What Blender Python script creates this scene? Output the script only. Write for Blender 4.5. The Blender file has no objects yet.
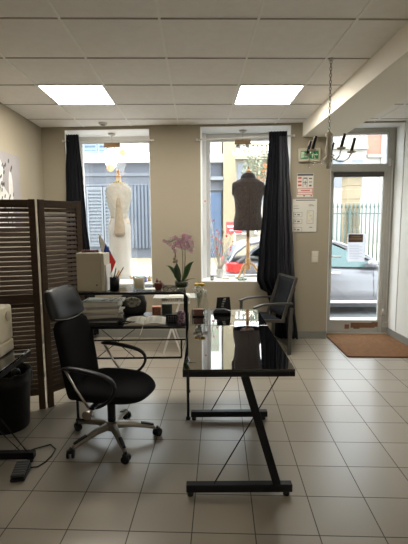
import bpy, bmesh, math, random
from mathutils import Vector, Matrix
random.seed(7)
S = bpy.context.scene
C = S.collection
PI = math.pi
sin, cos = math.sin, math.cos

# ---------------------------------------------------------------- materials
MATS = {}
def mat(name, col, rough=.6, metal=0, var=0, vscale=8, bump=0, bscale=60, spec=.5, coat=0, sheen=0, col2=None, stretch=(1,1,1)):
    if name in MATS: return MATS[name]
    m = bpy.data.materials.new(name); m.use_nodes = True
    n = m.node_tree.nodes; l = m.node_tree.links; b = n['Principled BSDF']
    b.inputs['Roughness'].default_value = rough; b.inputs['Metallic'].default_value = metal
    b.inputs['Specular IOR Level'].default_value = spec; b.inputs['Coat Weight'].default_value = coat
    b.inputs['Sheen Weight'].default_value = sheen
    c = tuple(col)+(1,)
    tc = n.new('ShaderNodeTexCoord'); mp = n.new('ShaderNodeMapping'); mp.inputs['Scale'].default_value = stretch
    l.new(tc.outputs['Object'], mp.inputs['Vector'])
    nz = n.new('ShaderNodeTexNoise'); nz.inputs['Scale'].default_value = vscale; nz.inputs['Detail'].default_value = 5
    l.new(mp.outputs[0], nz.inputs['Vector'])
    mx = n.new('ShaderNodeMix'); mx.data_type = 'RGBA'
    if col2 is None:
        v = var if var else .04
        c2 = tuple(max(0, x*(1-v)) for x in col)+(1,); c1 = tuple(min(1, x*(1+v)) for x in col)+(1,)
    else: c1, c2 = c, tuple(col2)+(1,)
    mx.inputs['A'].default_value = c1; mx.inputs['B'].default_value = c2
    if col2 is not None:
        rp = n.new('ShaderNodeValToRGB'); rp.color_ramp.elements[0].position = .42; rp.color_ramp.elements[1].position = .58
        l.new(nz.outputs['Fac'], rp.inputs[0]); l.new(rp.outputs[0], mx.inputs['Factor'])
    else: l.new(nz.outputs['Fac'], mx.inputs['Factor'])
    l.new(mx.outputs['Result'], b.inputs['Base Color'])
    if bump:
        nb = n.new('ShaderNodeTexNoise'); nb.inputs['Scale'].default_value = bscale; nb.inputs['Detail'].default_value = 3
        l.new(mp.outputs[0], nb.inputs['Vector'])
        bp = n.new('ShaderNodeBump'); bp.inputs['Strength'].default_value = bump; bp.inputs['Distance'].default_value = .01
        l.new(nb.outputs['Fac'], bp.inputs['Height']); l.new(bp.outputs[0], b.inputs['Normal'])
    MATS[name] = m; return m
def emit(name, col, s):
    m = mat(name, col, .5); b = m.node_tree.nodes['Principled BSDF']
    b.inputs['Emission Color'].default_value = tuple(col)+(1,); b.inputs['Emission Strength'].default_value = s
    return m
def glassmat(name, tint=(1,1,1), ior=1.45, opac=0, rough=0):
    m = bpy.data.materials.new(name); m.use_nodes = True
    n = m.node_tree.nodes; l = m.node_tree.links; n.clear()
    o = n.new('ShaderNodeOutputMaterial'); t = n.new('ShaderNodeBsdfTransparent'); t.inputs[0].default_value = tuple(tint)+(1,)
    g = n.new('ShaderNodeBsdfGlossy'); g.inputs['Roughness'].default_value = rough
    lw = n.new('ShaderNodeLayerWeight'); lw.inputs[0].default_value = .5; pw = n.new('ShaderNodeMath'); pw.operation = 'POWER'; pw.inputs[1].default_value = 5; l.new(lw.outputs['Facing'], pw.inputs[0]); f = n.new('ShaderNodeMath'); f.operation = 'MULTIPLY_ADD'; f.inputs[1].default_value = .9; f.inputs[2].default_value = .045; l.new(pw.outputs[0], f.inputs[0])
    mx = n.new('ShaderNodeMixShader')
    l.new(f.outputs[0], mx.inputs[0]); l.new(t.outputs[0], mx.inputs[1]); l.new(g.outputs[0], mx.inputs[2])
    l.new(mx.outputs[0], o.inputs[0]); MATS[name] = m; return m
def translucent(m, f):      # cloth or paper that lets light through
    n = m.node_tree.nodes; l = m.node_tree.links; b = n['Principled BSDF']; o = n['Material Output']
    t = n.new('ShaderNodeBsdfTranslucent'); mx = n.new('ShaderNodeMixShader'); mx.inputs[0].default_value = f
    src = b.inputs['Base Color'].links[0].from_socket; l.new(src, t.inputs['Color'])
    l.new(b.outputs[0], mx.inputs[1]); l.new(t.outputs[0], mx.inputs[2]); l.new(mx.outputs[0], o.inputs[0]); return m
def sheer(name, col, alpha):
    m = mat(name, col, .9, sheen=.3, var=.2, vscale=30); b = m.node_tree.nodes['Principled BSDF']
    b.inputs['Alpha'].default_value = alpha; return m

# ---------------------------------------------------------------- geometry
class MB:
    def __init__(s): s.v = []; s.f = []; s.sm = []
    def add(s, vs, fs, smooth=False):
        k = len(s.v); s.v += [Vector(p) for p in vs]
        for f in fs: s.f.append([i+k for i in f]); s.sm.append(smooth)
        return s
    def box(s, x0, x1, y0, y1, z0, z1, R=None, o=None):
        vs = [Vector((x, y, z)) for x in (x0, x1) for y in (y0, y1) for z in (z0, z1)]
        if R is not None: vs = [R @ p for p in vs]
        if o is not None: vs = [p+Vector(o) for p in vs]
        return s.add(vs, [(0,1,3,2),(4,6,7,5),(0,4,5,1),(2,3,7,6),(0,2,6,4),(1,5,7,3)])
    def cbox(s, c, d, rz=0, rx=0, ry=0):
        R = Matrix.Rotation(rz, 3, 'Z') @ Matrix.Rotation(ry, 3, 'Y') @ Matrix.Rotation(rx, 3, 'X')
        return s.box(-d[0]/2, d[0]/2, -d[1]/2, d[1]/2, -d[2]/2, d[2]/2, R, c)
    def loft(s, rings, cap=True, close=True, smooth=True):
        n = len(rings[0]); vs = [p for r in rings for p in r]; fs = []
        for i in range(len(rings)-1):
            for j in range(n if close else n-1):
                a = i*n+j; b = i*n+(j+1) % n
                fs.append((a, b, b+n, a+n))
        s.add(vs, fs, smooth)
        if cap:
            k = len(s.v)-len(vs)
            s.f.append([k+j for j in range(n)][::-1]); s.sm.append(False)
            s.f.append([k+(len(rings)-1)*n+j for j in range(n)]); s.sm.append(False)
        return s
    def tube(s, pts, r, n=8, cap=True):
        pts = [Vector(p) for p in pts]; rs = r if isinstance(r, (list, tuple)) else [r]*len(pts)
        rings = []; up = None
        for i, p in enumerate(pts):
            d = (pts[min(i+1, len(pts)-1)]-pts[max(i-1, 0)]).normalized()
            if up is None:
                up = Vector((0,0,1)) if abs(d.z) < .9 else Vector((1,0,0))
            a = d.cross(up).normalized(); b = a.cross(d).normalized(); up = b
            rings.append([p+(a*cos(2*PI*k/n)+b*sin(2*PI*k/n))*rs[i] for k in range(n)])
        return s.loft(rings, cap)
    def bar(s, p, q, w, h, up=(0,0,1)):
        p = Vector(p); q = Vector(q); d = (q-p).normalized(); u = Vector(up)
        if abs(d.dot(u)) > .95: u = Vector((0,1,0))
        a = d.cross(u).normalized(); b = a.cross(d).normalized()
        rg = lambda c: [c+a*w/2+b*h/2, c-a*w/2+b*h/2, c-a*w/2-b*h/2, c+a*w/2-b*h/2]
        return s.loft([rg(p), rg(q)], smooth=False)
    def lathe(s, prof, c=(0,0,0), n=20, sx=1, sy=1, cap=True, smooth=True):
        c = Vector(c)
        return s.loft([[c+Vector((r*sx*cos(2*PI*k/n), r*sy*sin(2*PI*k/n), z)) for k in range(n)] for r, z in prof], cap, True, smooth)
    def ball(s, c, r, n=12, sx=1, sy=1, sz=1):
        return s.lathe([(max(r*sin(PI*i/8), r*.02), -r*cos(PI*i/8)*sz) for i in range(9)], c, n, sx, sy)
    def prism(s, poly, axis, a, b):   # poly in the two other axes, extruded a..b
        def P(u, v, t): return (t,u,v) if axis == 0 else (u,t,v) if axis == 1 else (u,v,t)
        return s.loft([[P(u, v, a) for u, v in poly], [P(u, v, b) for u, v in poly]], smooth=False)
    def build(s, name, m, parent=None, bevel=0, sub=0, seg=2, loc=None, solid=0):
        me = bpy.data.meshes.new(name); me.from_pydata(s.v, [], s.f)
        me.polygons.foreach_set('use_smooth', s.sm); 
        bm = bmesh.new(); bm.from_mesh(me); bmesh.ops.recalc_face_normals(bm, faces=bm.faces); bm.to_mesh(me); bm.free()
        me.materials.append(m); o = bpy.data.objects.new(name, me); C.objects.link(o)
        if parent: o.parent = parent
        if loc: o.location = loc
        if solid:
            q = o.modifiers.new('s', 'SOLIDIFY'); q.thickness = solid; q.offset = 0
        if bevel:
            q = o.modifiers.new('b', 'BEVEL'); q.width = bevel; q.segments = seg; q.limit_method = 'ANGLE'
        if sub:
            q = o.modifiers.new('u', 'SUBSURF'); q.levels = q.render_levels = sub
        return o
def tag(o, label, cat, group=None, kind=None):
    o['label'] = label; o['category'] = cat
    if group: o['group'] = group
    if kind: o['kind'] = kind
    return o
def thing(name, loc, label, cat, rz=0, group=None):
    o = bpy.data.objects.new(name, None); o.empty_display_size = .1; C.objects.link(o)
    o.location = loc; o.rotation_euler = (0, 0, rz); return tag(o, label, cat, group)
def struct(o): o['kind'] = 'structure'; return o
def dup(root, loc, rz=None, label=None, group=None):
    r = root.copy(); C.objects.link(r); r.location = loc
    if rz is not None: r.rotation_euler = (0, 0, rz)
    if label: r['label'] = label
    if group: r['group'] = group
    for ch in list(root.children):
        c = ch.copy(); C.objects.link(c); c.parent = r
        for g in list(ch.children):
            d = g.copy(); C.objects.link(d); d.parent = c
    return r

# back wall frame: origin (0,5.30,0), u along the wall, off = outwards
WA = -math.atan(.07)
def WF(o): o.location = (0, 5.30, 0); o.rotation_euler = (0, 0, WA); return o
def W(u, off, z):
    k = math.sqrt(1+.0049)
    return ((u+.07*off)/k, 5.30+(-.07*u+off)/k, z)
CE = 2.74

# ---------------------------------------------------------------- palette
wallm = mat('wall_paint', (.335,.292,.215), .75, var=.03, vscale=2, bump=.08, bscale=120)
rightm = mat('white_wall_paint', (.72,.72,.68), .7, var=.03, vscale=2, bump=.05, bscale=90)
beamm = mat('beam_paint', (.84,.79,.68), .7, var=.02, vscale=2)
revealm = mat('reveal_paint', (.80,.79,.76), .6, var=.02)
ceilm = mat('ceiling_tile', (.86,.83,.78), .95, var=.06, vscale=14, bump=.25, bscale=220)
tbar = mat('ceiling_grid', (.88,.86,.80), .5)
basem = mat('baseboard_grey', (.22,.22,.20), .5, var=.08)
black = mat('black_metal', (.005,.005,.0055), .4, var=.2, spec=.25)
blackp = mat('black_plastic', (.007,.007,.008), .4, var=.2, spec=.3)
chrome = mat('brushed_metal', (.55,.52,.48), .3, 1, var=.08)
white = mat('white_paint', (.78,.77,.73), .45)
whitefr = mat('window_frame_white', (.80,.80,.80), .4)
greyfr = mat('window_frame_grey', (.60,.60,.58), .45, var=.05)
doorfr = mat('door_frame_grey', (.42,.41,.37), .45, var=.06)
paper = mat('paper', (.80,.78,.72), .8, var=.04)
wood = mat('light_wood', (.55,.33,.15), .5, var=.18, vscale=6, stretch=(8,8,1))
screenw = mat('weathered_brown_wood', (.055,.034,.018), .6, spec=.25, var=.45, vscale=5, bump=.2, bscale=40, stretch=(1,4,14))
glassw = glassmat('window_glass', (.97,.985,.98))
glassv = glassmat('clear_vase_glass', (.90,.93,.92), 1.45)

# floor tiles
def floor_mat():
    m = bpy.data.materials.new('floor_tiles'); m.use_nodes = True
    n = m.node_tree.nodes; l = m.node_tree.links; b = n['Principled BSDF']
    tc = n.new('ShaderNodeTexCoord'); sp = n.new('ShaderNodeSeparateXYZ'); l.new(tc.outputs['Object'], sp.inputs[0])
    def mth(op, a, bb=None):
        q = n.new('ShaderNodeMath'); q.operation = op
        for i, x in enumerate((a, bb)):
            if x is None: continue
            if isinstance(x, (int, float)): q.inputs[i].default_value = x
            else: l.new(x, q.inputs[i])
        return q.outputs[0]
    X, Y = .3095, .2875
    ax = mth('DIVIDE', sp.outputs[0], X); ay = mth('DIVIDE', sp.outputs[1], Y)
    def edge(a, w):
        f = mth('FRACT', a); d = mth('ABSOLUTE', mth('SUBTRACT', f, .5)); return mth('GREATER_THAN', d, .5-w)
    g = mth('MAXIMUM', edge(ax, .0085), edge(ay, .010))
    wn = n.new('ShaderNodeTexWhiteNoise'); wn.noise_dimensions = '2D'
    cb = n.new('ShaderNodeCombineXYZ'); l.new(mth('FLOOR', ax), cb.inputs[0]); l.new(mth('FLOOR', ay), cb.inputs[1]); l.new(cb.outputs[0], wn.inputs['Vector'])
    nz = n.new('ShaderNodeTexNoise'); nz.noise_dimensions = '2D'; nz.inputs['Scale'].default_value = 1.3; nz.inputs['Detail'].default_value = 1; l.new(tc.outputs['Object'], nz.inputs['Vector'])
    f = mth('ADD', mth('MULTIPLY', wn.outputs['Value'], .35), mth('MULTIPLY', nz.outputs['Fac'], .5))
    m1 = n.new('ShaderNodeMix'); m1.data_type = 'RGBA'; m1.inputs['A'].default_value = (.255,.222,.175,1); m1.inputs['B'].default_value = (.33,.29,.232,1); l.new(f, m1.inputs['Factor'])
    m2 = n.new('ShaderNodeMix'); m2.data_type = 'RGBA'; l.new(g, m2.inputs['Factor']); l.new(m1.outputs['Result'], m2.inputs['A']); m2.inputs['B'].default_value = (.05,.042,.034,1)
    l.new(m2.outputs['Result'], b.inputs['Base Color'])
    r = mth('ADD', mth('MULTIPLY', g, .4), mth('ADD', .27, mth('MULTIPLY', nz.outputs['Fac'], .05))); l.new(r, b.inputs['Roughness'])
    bp = n.new('ShaderNodeBump'); bp.inputs['Strength'].default_value = .25; bp.inputs['Distance'].default_value = .004
    n3 = n.new('ShaderNodeTexNoise'); n3.noise_dimensions = '2D'; n3.inputs['Scale'].default_value = 28; n3.inputs['Detail'].default_value = 2; l.new(tc.outputs['Object'], n3.inputs['Vector'])
    h = mth('SUBTRACT', mth('MULTIPLY', n3.outputs['Fac'], .12), g); l.new(h, bp.inputs['Height']); l.new(bp.outputs[0], b.inputs['Normal'])
    return m

# ---------------------------------------------------------------- room shell
fo = MB().box(-2.8, 3.3, -6, 3.6, -.10, 0).build('floor', floor_mat()); struct(fo)
fo.location = (.016, 2.697, 0); fo.rotation_euler = (0, 0, math.radians(-3.3))
# cut to the room by the walls; ceiling
struct(MB().box(-2.1, 2.7, -3.0, 5.62, CE, CE+.1).build('ceiling', ceilm))
b = MB()
for k in range(-3, 6):
    x = -.213+.603*k
    if -1.97 < x < 1.33: b.box(x-.008, x+.008, -2.9, 5.30-.07*x, CE-.005, CE)
    elif 1.80 < x < 2.56: b.box(x-.008, x+.008, -2.9, 5.35-.07*x, CE-.005, CE)
b.build('trim_1', tbar)['kind'] = 'structure'
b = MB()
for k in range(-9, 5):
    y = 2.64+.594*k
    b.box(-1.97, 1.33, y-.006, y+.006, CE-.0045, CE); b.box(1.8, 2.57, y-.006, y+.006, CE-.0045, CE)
b.build('trim_2', mat('ceiling_grid_painted_shade', (.40,.37,.32), .8))['kind'] = 'structure'  # cross bars in darker grey: their shading is painted into the colour
struct(MB().box(-2.12, -1.976, -3.0, 5.45, 0, CE+.1).build('wall_left', wallm))
struct(MB().box(2.575, 2.75, -3.0, 5.35, 0, CE+.1).build('wall_right', rightm))
struct(MB().box(-2.12, 2.75, -3.1, -3.0, 0, CE+.1).build('wall_front', rightm))
# beam
struct(MB().box(1.325, 1.80, -3.0, 5.19, 2.562, CE).build('trim_3', beamm, bevel=.004))
# back wall around two windows and the door
T = .48
b = MB()
L0, L1, LZ0, LZ1 = -1.675, -.585, .722, 2.70
R0, R1, RZ0, RZ1 = .06, 1.19, .752, 2.712
D0, D1, DZ = 1.69, 2.58, 2.722
for (a, c, z0, z1) in ((-2.3, L0, 0, CE+.1), (L0, L1, 0, LZ0), (L0, L1, LZ1, CE+.1), (L1, R0, 0, CE+.1), (R0, R1, 0, RZ0), (R0, R1, RZ1, CE+.1), (R1, D0, 0, CE+.1), (D0, 2.9, DZ, CE+.1), (D1, 2.9, 0, DZ)):
    b.box(a, c, 0, T, z0, z1)
WF(struct(b.build('wall_back', wallm)))
# white lined reveals and sills
b = MB(); e = .006
for (a, c, z0, z1) in ((L0, L1, LZ0, LZ1), (R0, R1, RZ0, RZ1)):
    b.box(a, a+e, -.004, .40, z0, z1); b.box(c-e, c, -.004, .40, z0, z1); b.box(a, c, -.004, .40, z1-e, z1)
    if a < 0: b.box(a-.012, c+.012, -.02, .40, z0-.05, z0+.004)
    else: b.box(a, c, -.002, .40, z0-.006, z0+.004)
WF(struct(b.build('trim_4', revealm)))
b = MB().box(D0, D0+e, .0, .24, 0, DZ).box(D1-e*1.5, D1, .0, .24, 0, DZ).box(D0, D1, 0, .24, DZ-e, DZ)
WF(struct(b.build('trim_5', revealm)))
# window frames + panes
def window(n, a, c, z0, z1, st, bt, lm, rm):
    b = MB(); o0, o1 = .40, .46
    b.box(a, a+lm, o0, o1, z0, z1).box(c-rm, c, o0, o1, z0, z1).box(a+lm, c-rm, o0, o1, z1-st, z1).box(a+lm, c-rm, o0, o1, z0, z0+bt)
    b.box(a+lm, a+lm+.012, o0-.012, o0, z0+bt, z1-st).box(a+lm, c-rm, o0-.012, o0, z1-st-.012, z1-st)
    w = WF(struct(b.build(n, greyfr, bevel=.003)))
    MB().box(a+lm, c-rm, .428, .434, z0+bt, z1-st).build('glass_pane', glassw, w)
    return w
WF(struct(MB().box(R0+.007, R0+.055, .33, .399, RZ0+.005, RZ1-.01).build('trim_8', whitefr)))
window('window_1', L0, L1, LZ0, LZ1, .09, .05, .08, .04)
window('window_2', R0, R1, RZ0, RZ1, .10, .04, .10, .06)
# door with transom
o0, o1 = .24, .31
b = MB().box(D0, 1.755, o0, o1, 0, DZ).box(2.485, D1, o0, o1, 0, DZ).box(1.755, 2.485, o0, o1, 2.655, DZ).box(1.755, 2.485, o0, o1, 2.165, 2.25)
dfr = WF(struct(b.build('trim_6', doorfr, bevel=.004)))
w3 = WF(struct(MB().box(1.757, 1.772, .25, .30, 2.252, 2.653).box(2.468, 2.483, .25, .30, 2.252, 2.653).box(1.757, 2.483, .25, .30, 2.252, 2.267).box(1.757, 2.483, .25, .30, 2.638, 2.653).build('window_3', greyfr)))
MB().box(1.772, 2.468, .27, .276, 2.267, 2.638).build('glass_pane', glassw, w3)
b = MB().box(1.757, 1.80, .245, .295, .02, 2.162).box(2.435, 2.483, .245, .295, .02, 2.162).box(1.80, 2.435, .245, .295, .02, .19).box(1.80, 2.435, .245, .295, 2.10, 2.162)
dr = WF(struct(b.build('door_1', doorfr, bevel=.004)))
MB().box(1.80, 2.435, .266, .272, .19, 2.10).build('glass_pane', glassw, dr)
MB().box(1.80, 2.435, .232, .245, 2.10, 2.125).box(1.79, 2.43, .215, .245, 2.125, 2.16).build('door_closer', mat('dark_closer', (.06,.055,.05), .5), dr)
MB().box(1.765, 1.79, .228, .245, .98, 1.14).build('lock_plate', chrome, dr)
MB().tube([(1.778,.235,1.06),(1.778,.19,1.06),(1.80,.185,1.06),(1.90,.185,1.058)], .009).build('door_handle', chrome, dr)
MB().box(2.08, 2.40, .2425, .245, .085, .155).box(2.00, 2.06, .242, .245, .07, .13).box(2.12, 2.2, .242, .245, .07, .1).box(2.36, 2.44, .242, .245, .10, .165).build('worn_patch', mat('peeled_brown', (.18,.09,.045), .8, var=.4, vscale=40), dr)
for z in (2.28, .30):
    MB().tube([(2.50,.232,z-.05),(2.50,.232,z+.05)], .014).box(2.47, 2.53, .236, .24, z-.035, z+.035).build('hinge', chrome, dr)
MB().tube([(2.535,.225,.25),(2.535,.225,2.3)], .007).build('locking_rod', greyfr, dr)
MB().box(2.505, 2.565, .21, .24, .10, .17).build('floor_bolt', chrome, dr)
WF(struct(MB().box(D0, D1, .20, .33, 0, .02).build('trim_7', doorfr)))
# baseboards
WF(struct(MB().box(-2.0, D0, -.015, 0, 0, .10).build('baseboard_back', basem, bevel=.002)))
struct(MB().box(2.56, 2.575, -3, 5.34, 0, .10).build('baseboard_right', basem, bevel=.002))
struct(MB().box(-1.976, -1.961, -3, 5.43, 0, .10).build('baseboard_left', basem, bevel=.002))

# ---------------------------------------------------------------- ceiling lights
diff = emit('light_panel', (1,.94,.85), 28)
def panel(x0, y0, lab):
    t = thing('ceiling_light', (x0+.29, y0+.29, CE), lab, 'ceiling light', group='square ceiling light panels')
    b = MB(); h = .292
    for s in (-1, 1):
        b.box(s*h-.012, s*h+.012, -h-.012, h+.012, -.008, -.001); b.box(-h+.012, h-.012, s*h-.012, s*h+.012, -.008, -.001)
    b.build('frame', white, t)
    MB().box(-h+.012, h-.012, -h+.012, h-.012, -.006, -.002).build('diffuser', diff, t)
    return t
panel(-1.405, 3.826, 'square lit ceiling panel on the left, above the folding screen and white dress')
panel(.405, 3.826, 'square lit ceiling panel on the right, beside the beam and hanging chain')
for x, y in ((.405, -1.5),):
    panel(x, y, 'unseen square ceiling panel added behind the viewer to light the room')  # extra panel out of view, added to light the room
t = thing('smoke_detector', (-1.133, 5.2, CE), 'small round white smoke detector on the ceiling above the white dress window', 'smoke detector')
MB().lathe([(.052,-.006),(.052,-.016),(.046,-.024)][::-1]+[(.052,-.001)], n=24).build('base', mat('detector_plastic', (.55,.53,.49), .5), t)
MB().lathe([(.02,-.036),(.03,-.032),(.034,-.024)], n=20).build('sensor_cap', mat('detector_dark', (.2,.19,.17), .5), t)

# ---------------------------------------------------------------- things on the back wall
t = thing('exit_sign', W(1.415, -.001, 2.26), 'green emergency exit sign box with cream frame high on the wall', 'exit sign', WA)
MB().box(-.135, .135, -.05, 0, 0, .165).build('housing', mat('cream_plastic', (.46,.42,.32), .5), t, bevel=.01)
MB().box(-.108, .108, -.053, -.05, .035, .13).build('sign_panel', mat('exit_green', (.02,.20,.08), .4), t)
pm = mat('exit_pictogram', (.62,.78,.55), .5)
b = MB(); q = -.055
for x0, x1, z0, z1 in ((-.10,-.085,.045,.12),(-.078,-.066,.05,.12),(-.058,-.048,.05,.10),(-.04,-.03,.05,.115),(.03,.04,.05,.09),(.055,.098,.078,.088)):
    b.box(x0, x1, q, -.053, z0, z1)
b.bar((-.028,q+.001,.10), (-.008,q+.001,.06), .002, .010, (0,1,0)); b.bar((-.008,q+.001,.06), (.006,q+.001,.10), .002, .010, (0,1,0)); b.bar((.098,q+.001,.083), (.078,q+.001,.103), .002, .009, (0,1,0)); b.bar((.098,q+.001,.083), (.078,q+.001,.063), .002, .009, (0,1,0))
b.ball((.012,q,.112), .008, 10, 1, .2)
b.build('pictogram', pm, t)
red = mat('print_red', (.55,.10,.07), .7); dark = mat('print_dark', (.10,.10,.11), .7); ylw = mat('print_yellow', (.62,.55,.22), .7); grn = mat('print_green', (.12,.28,.18), .7)
pap2 = mat('poster_paper', (.66,.64,.57), .7)
t = thing('wall_poster', W(1.378, -.001, 1.832), 'small poster with red and dark print, on the wall right below the exit sign', 'poster', WA)
MB().box(-.102, .102, -.003, 0, 0, .292).build('sheet', pap2, t)
MB().box(-.098, .098, -.0045, -.003, .262, .288).box(-.03, .03, -.0045, -.003, .175, .182).box(-.03,-.024,-.0045,-.003,.12,.24).box(.02,.026,-.0045,-.003,.12,.24).box(-.005,.005,-.0045,-.003,.15,.2).box(-.02,.02,-.0045,-.003,.225,.24).box(.045,.085,-.0045,-.003,.22,.235).box(.045,.085,-.0045,-.003,.18,.19).box(.05,.08,-.0045,-.003,.13,.15).box(-.02,0,-.0045,-.003,.008,.022).box(.07,.09,-.0045,-.003,.008,.02).build('dark_print', dark, t)
b = MB()
for z in (.225, .18, .135): b.box(-.09, -.045, -.0045, -.003, z, z+.022)
for z in (.10, .055, .028): b.box(-.098, .098, -.0045, -.003, z, z+.006)
for x in (-.098, .092): b.box(x, x+.006, -.0045, -.003, .034, .10)
b.box(-.05, .06, -.0045, -.003, .074, .086)
b.build('red_print', red, t)
t = thing('wall_chart', W(1.378, -.001, 1.388), 'large framed sheet with small diagrams on the wall, above the light switches', 'poster', WA)
MB().box(-.16, .16, -.008, 0, 0, .425).build('frame', mat('chart_frame', (.33,.32,.30), .6), t, bevel=.002)
MB().box(-.152, .152, -.010, -.008, .008, .417).build('sheet', pap2, t)
b = MB(); q0, q1 = -.0115, -.010
b.box(-.11, .13, q0, q1, .398, .408)
for z in (.25, .165, .06):
    for (x0, x1, a, c) in ((-.14,-.03,z,z+.003),(-.14,-.03,z-.055,z-.052),(-.14,-.137,z-.055,z),(-.033,-.03,z-.055,z),(-.125,-.11,z-.03,z-.015),(-.09,-.06,z-.035,z-.02)): b.box(x0, x1, q0, q1, a, c)
for (x0, x1, a, c) in ((.03,.11,.27,.273),(.03,.11,.11,.113),(.03,.033,.11,.27),(.107,.11,.11,.27),(.05,.12,.33,.336),(.05,.1,.345,.35),(-.14,-.07,.30,.305),(-.14,-.08,.33,.334),(.06,.1,.06,.068)): b.box(x0, x1, q0, q1, a, c)
b.build('line_print', dark, t)
MB().box(.045,.06,q0,q1,.24,.26).box(.06,.09,q0,q1,.2,.22).box(.05,.07,q0,q1,.14,.155).box(.08,.1,q0,q1,.16,.18).build('yellow_print', ylw, t)
t = thing('light_switch', W(1.522, -.001, 1.0), 'beige double light switch plate on the wall below the framed sheet', 'switch', WA)
MB().box(-.043, .043, -.009, 0, 0, .148).build('plate', mat('switch_beige', (.60,.56,.46), .5), t, bevel=.003)
for z in (.012, .080): MB().box(-.028, .028, -.013, -.009, z, z+.055).build('rocker', mat('switch_rocker', (.66,.62,.52), .4), t, bevel=.002)

# picture on the left wall
t = thing('wall_canvas', (-1.975, 4.33, 1.45), 'black and white canvas picture hanging on the left wall above the folding screen', 'picture')
MB().box(0, .03, -.62, .31, 0, .795).build('canvas', mat('canvas_grey', (.30,.28,.28), .8, var=.12, vscale=4), t)
pf = mat('pale_figure', (.62,.60,.57), .8, var=.25, vscale=12); df = mat('canvas_dark', (.08,.075,.075), .8)
b = MB()
def flat(b, pts, x=.032): b.loft([[(.0302, y, z) for y, z in pts], [(x, y, z) for y, z in pts]], smooth=False)
flat(b, [(-.25+.16*cos(a)*(1+.12*sin(3*a)), .56+.19*sin(a)) for a in [2*PI*k/20 for k in range(20)]])
flat(b, [(-.48,0),(.12,0),(.13,.2),(.02,.36),(-.1,.45),(-.35,.42),(-.5,.25)])
flat(b, [(.07+.05*cos(a), .42+.2*sin(a)) for a in [2*PI*k/12 for k in range(12)]])
b.build('pale_figure', pf, t)
b = MB(); random.seed(3)
for k in range(60):
    y = random.uniform(-.42, .13); z = random.uniform(.02, .72); a0 = random.uniform(0, 3)
    flat(b, [(y+.010*cos(a)*(1+.6*sin(2*a+a0)), z+.022*sin(a+a0*.3)) for a in [2*PI*k/8 for k in range(8)]], .0335)
b.build('dark_marks', df, t)

# ---------------------------------------------------------------- window display: rods, lamps, curtains
rodm = mat('rod_white', (.62,.60,.56), .4)
for (a, c, z0, z1, lab) in ((-1.68, -.53, 2.556, 2.548, 'thin pale curtain rod across the window of the white dress'), (.02, 1.22, 2.545, 2.575, 'thin pale curtain rod across the window of the speckled jacket')):
    t = thing('curtain_rod', W((a+c)/2, -.05, z0), lab, 'curtain rod', WA, 'curtain rods over the windows')
    h = (c-a)/2
    MB().tube([(-h,0,0),(h,0,z1-z0)], .010).build('rod', rodm, t)
    for s in (-1, 1):
        MB().ball((s*h,0,(z1-z0) if s>0 else 0), .016).build('finial', rodm, t)
        MB().bar((s*(h-.03),0,.0 if s<0 else z1-z0), (s*(h-.03),.048,0 if s<0 else z1-z0), .012, .012).build('bracket', rodm, t)
nick = mat('lamp_nickel', (.45,.43,.40), .3, .9); lampwood = mat('lamp_wood', (.22,.13,.05), .5, var=.2)
opal = emit('opal_lit_glass', (1,.93,.84), 2.5); peach = emit('peach_lit_glass', (1,.55,.32), .8)
def lamp(u, z, lab, lit):
    t = thing('window_lamp', W(u, .2, z), lab, 'lamp', WA, 'lamps in the shop windows')
    MB().lathe([(.012,-.035),(.045,-.02),(.048,-.002)], n=20).build('ceiling_mount', nick, t)
    MB().tube([(0,0,-.03),(0,0,-.12)], .006).build('stem', nick, t)
    MB().box(-.105, .105, -.02, .02, -.175, -.12).build('wooden_bar', lampwood, t, bevel=.005)
    if lit:
        for x in (-.06, .03):
            MB().tube([(x,0,-.175),(x,0,-.20)], .01).build('socket', nick, t)
        MB().lathe([(.05,-.44),(.07,-.40),(.095,-.30),(.09,-.23),(.03,-.195)], (-.02,0,0), n=20).build('glass_shade', opal, t)
        for x, y, z2, r in ((.14,-.02,-.25,.045),(-.015,-.06,-.45,.05)):
            h = MB().tube([(x*.6,0,-.175),(x,y,z2+r)], .004).build('cord', nick, t)
            MB().ball((x,y,z2), r, 16).build('globe', peach, t)
    else:
        for x in (-.06, .06): MB().lathe([(.028,-.22),(.026,-.19),(.01,-.175)], (x,0,0), n=14).build('spot_head', nick, t)
lamp(-1.12, 2.692, 'lit window lamp with wooden bar and glowing white and peach glass, over the dress', True)
lamp(.602, 2.704, 'unlit window spotlight with wooden bar above the speckled jacket', False)

def curtain(name, secs, folds, m, lab, amp=.035, seed=1, sheer_part=False):
    rnd = random.Random(seed); ph = [rnd.uniform(0, 6) for _ in range(4)]
    N = folds*10; rings = []
    # densify
    zs = []
    for i in range(len(secs)-1):
        for k in range(5):
            f = k/5; f2 = f*f*(3-2*f); zs.append([secs[i][j]*(1-(f if j == 0 else f2))+secs[i+1][j]*(f if j == 0 else f2) for j in range(len(secs[0]))])
    zs.append(list(secs[-1]))
    for z, xl, xr, yc, a in zs:
        r = []
        for k in range(N+1):
            s = k/N; x = xl+(xr-xl)*s
            y = yc+a*sin(2*PI*folds*s+ph[0]+.3*sin(z*2+ph[1]))+a*.35*sin(2*PI*folds*2.3*s+ph[2]+z)
            x += a*.3*cos(2*PI*folds*s*1.1+ph[3]+z*.6)
            r.append((x, y, z))
        rings.append(r)
    b = MB().loft(rings, cap=False, close=False)
    o = b.build(name, m, solid=.004)
    if sheer_part:
        n0 = int(N*.56); rr_ = [[(x, y-.012, z) for x, y, z in r[n0:]] for r in rings[3:]]
        MB().loft(rr_, cap=False, close=False).build('sheer_panel', sheerm, o, solid=.002)
    return tag(o, lab, 'curtain', 'black window curtains')
sheerm = translucent(mat('grey_sheer', (.045,.047,.055), .9, var=.15, vscale=40), .35)
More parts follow.
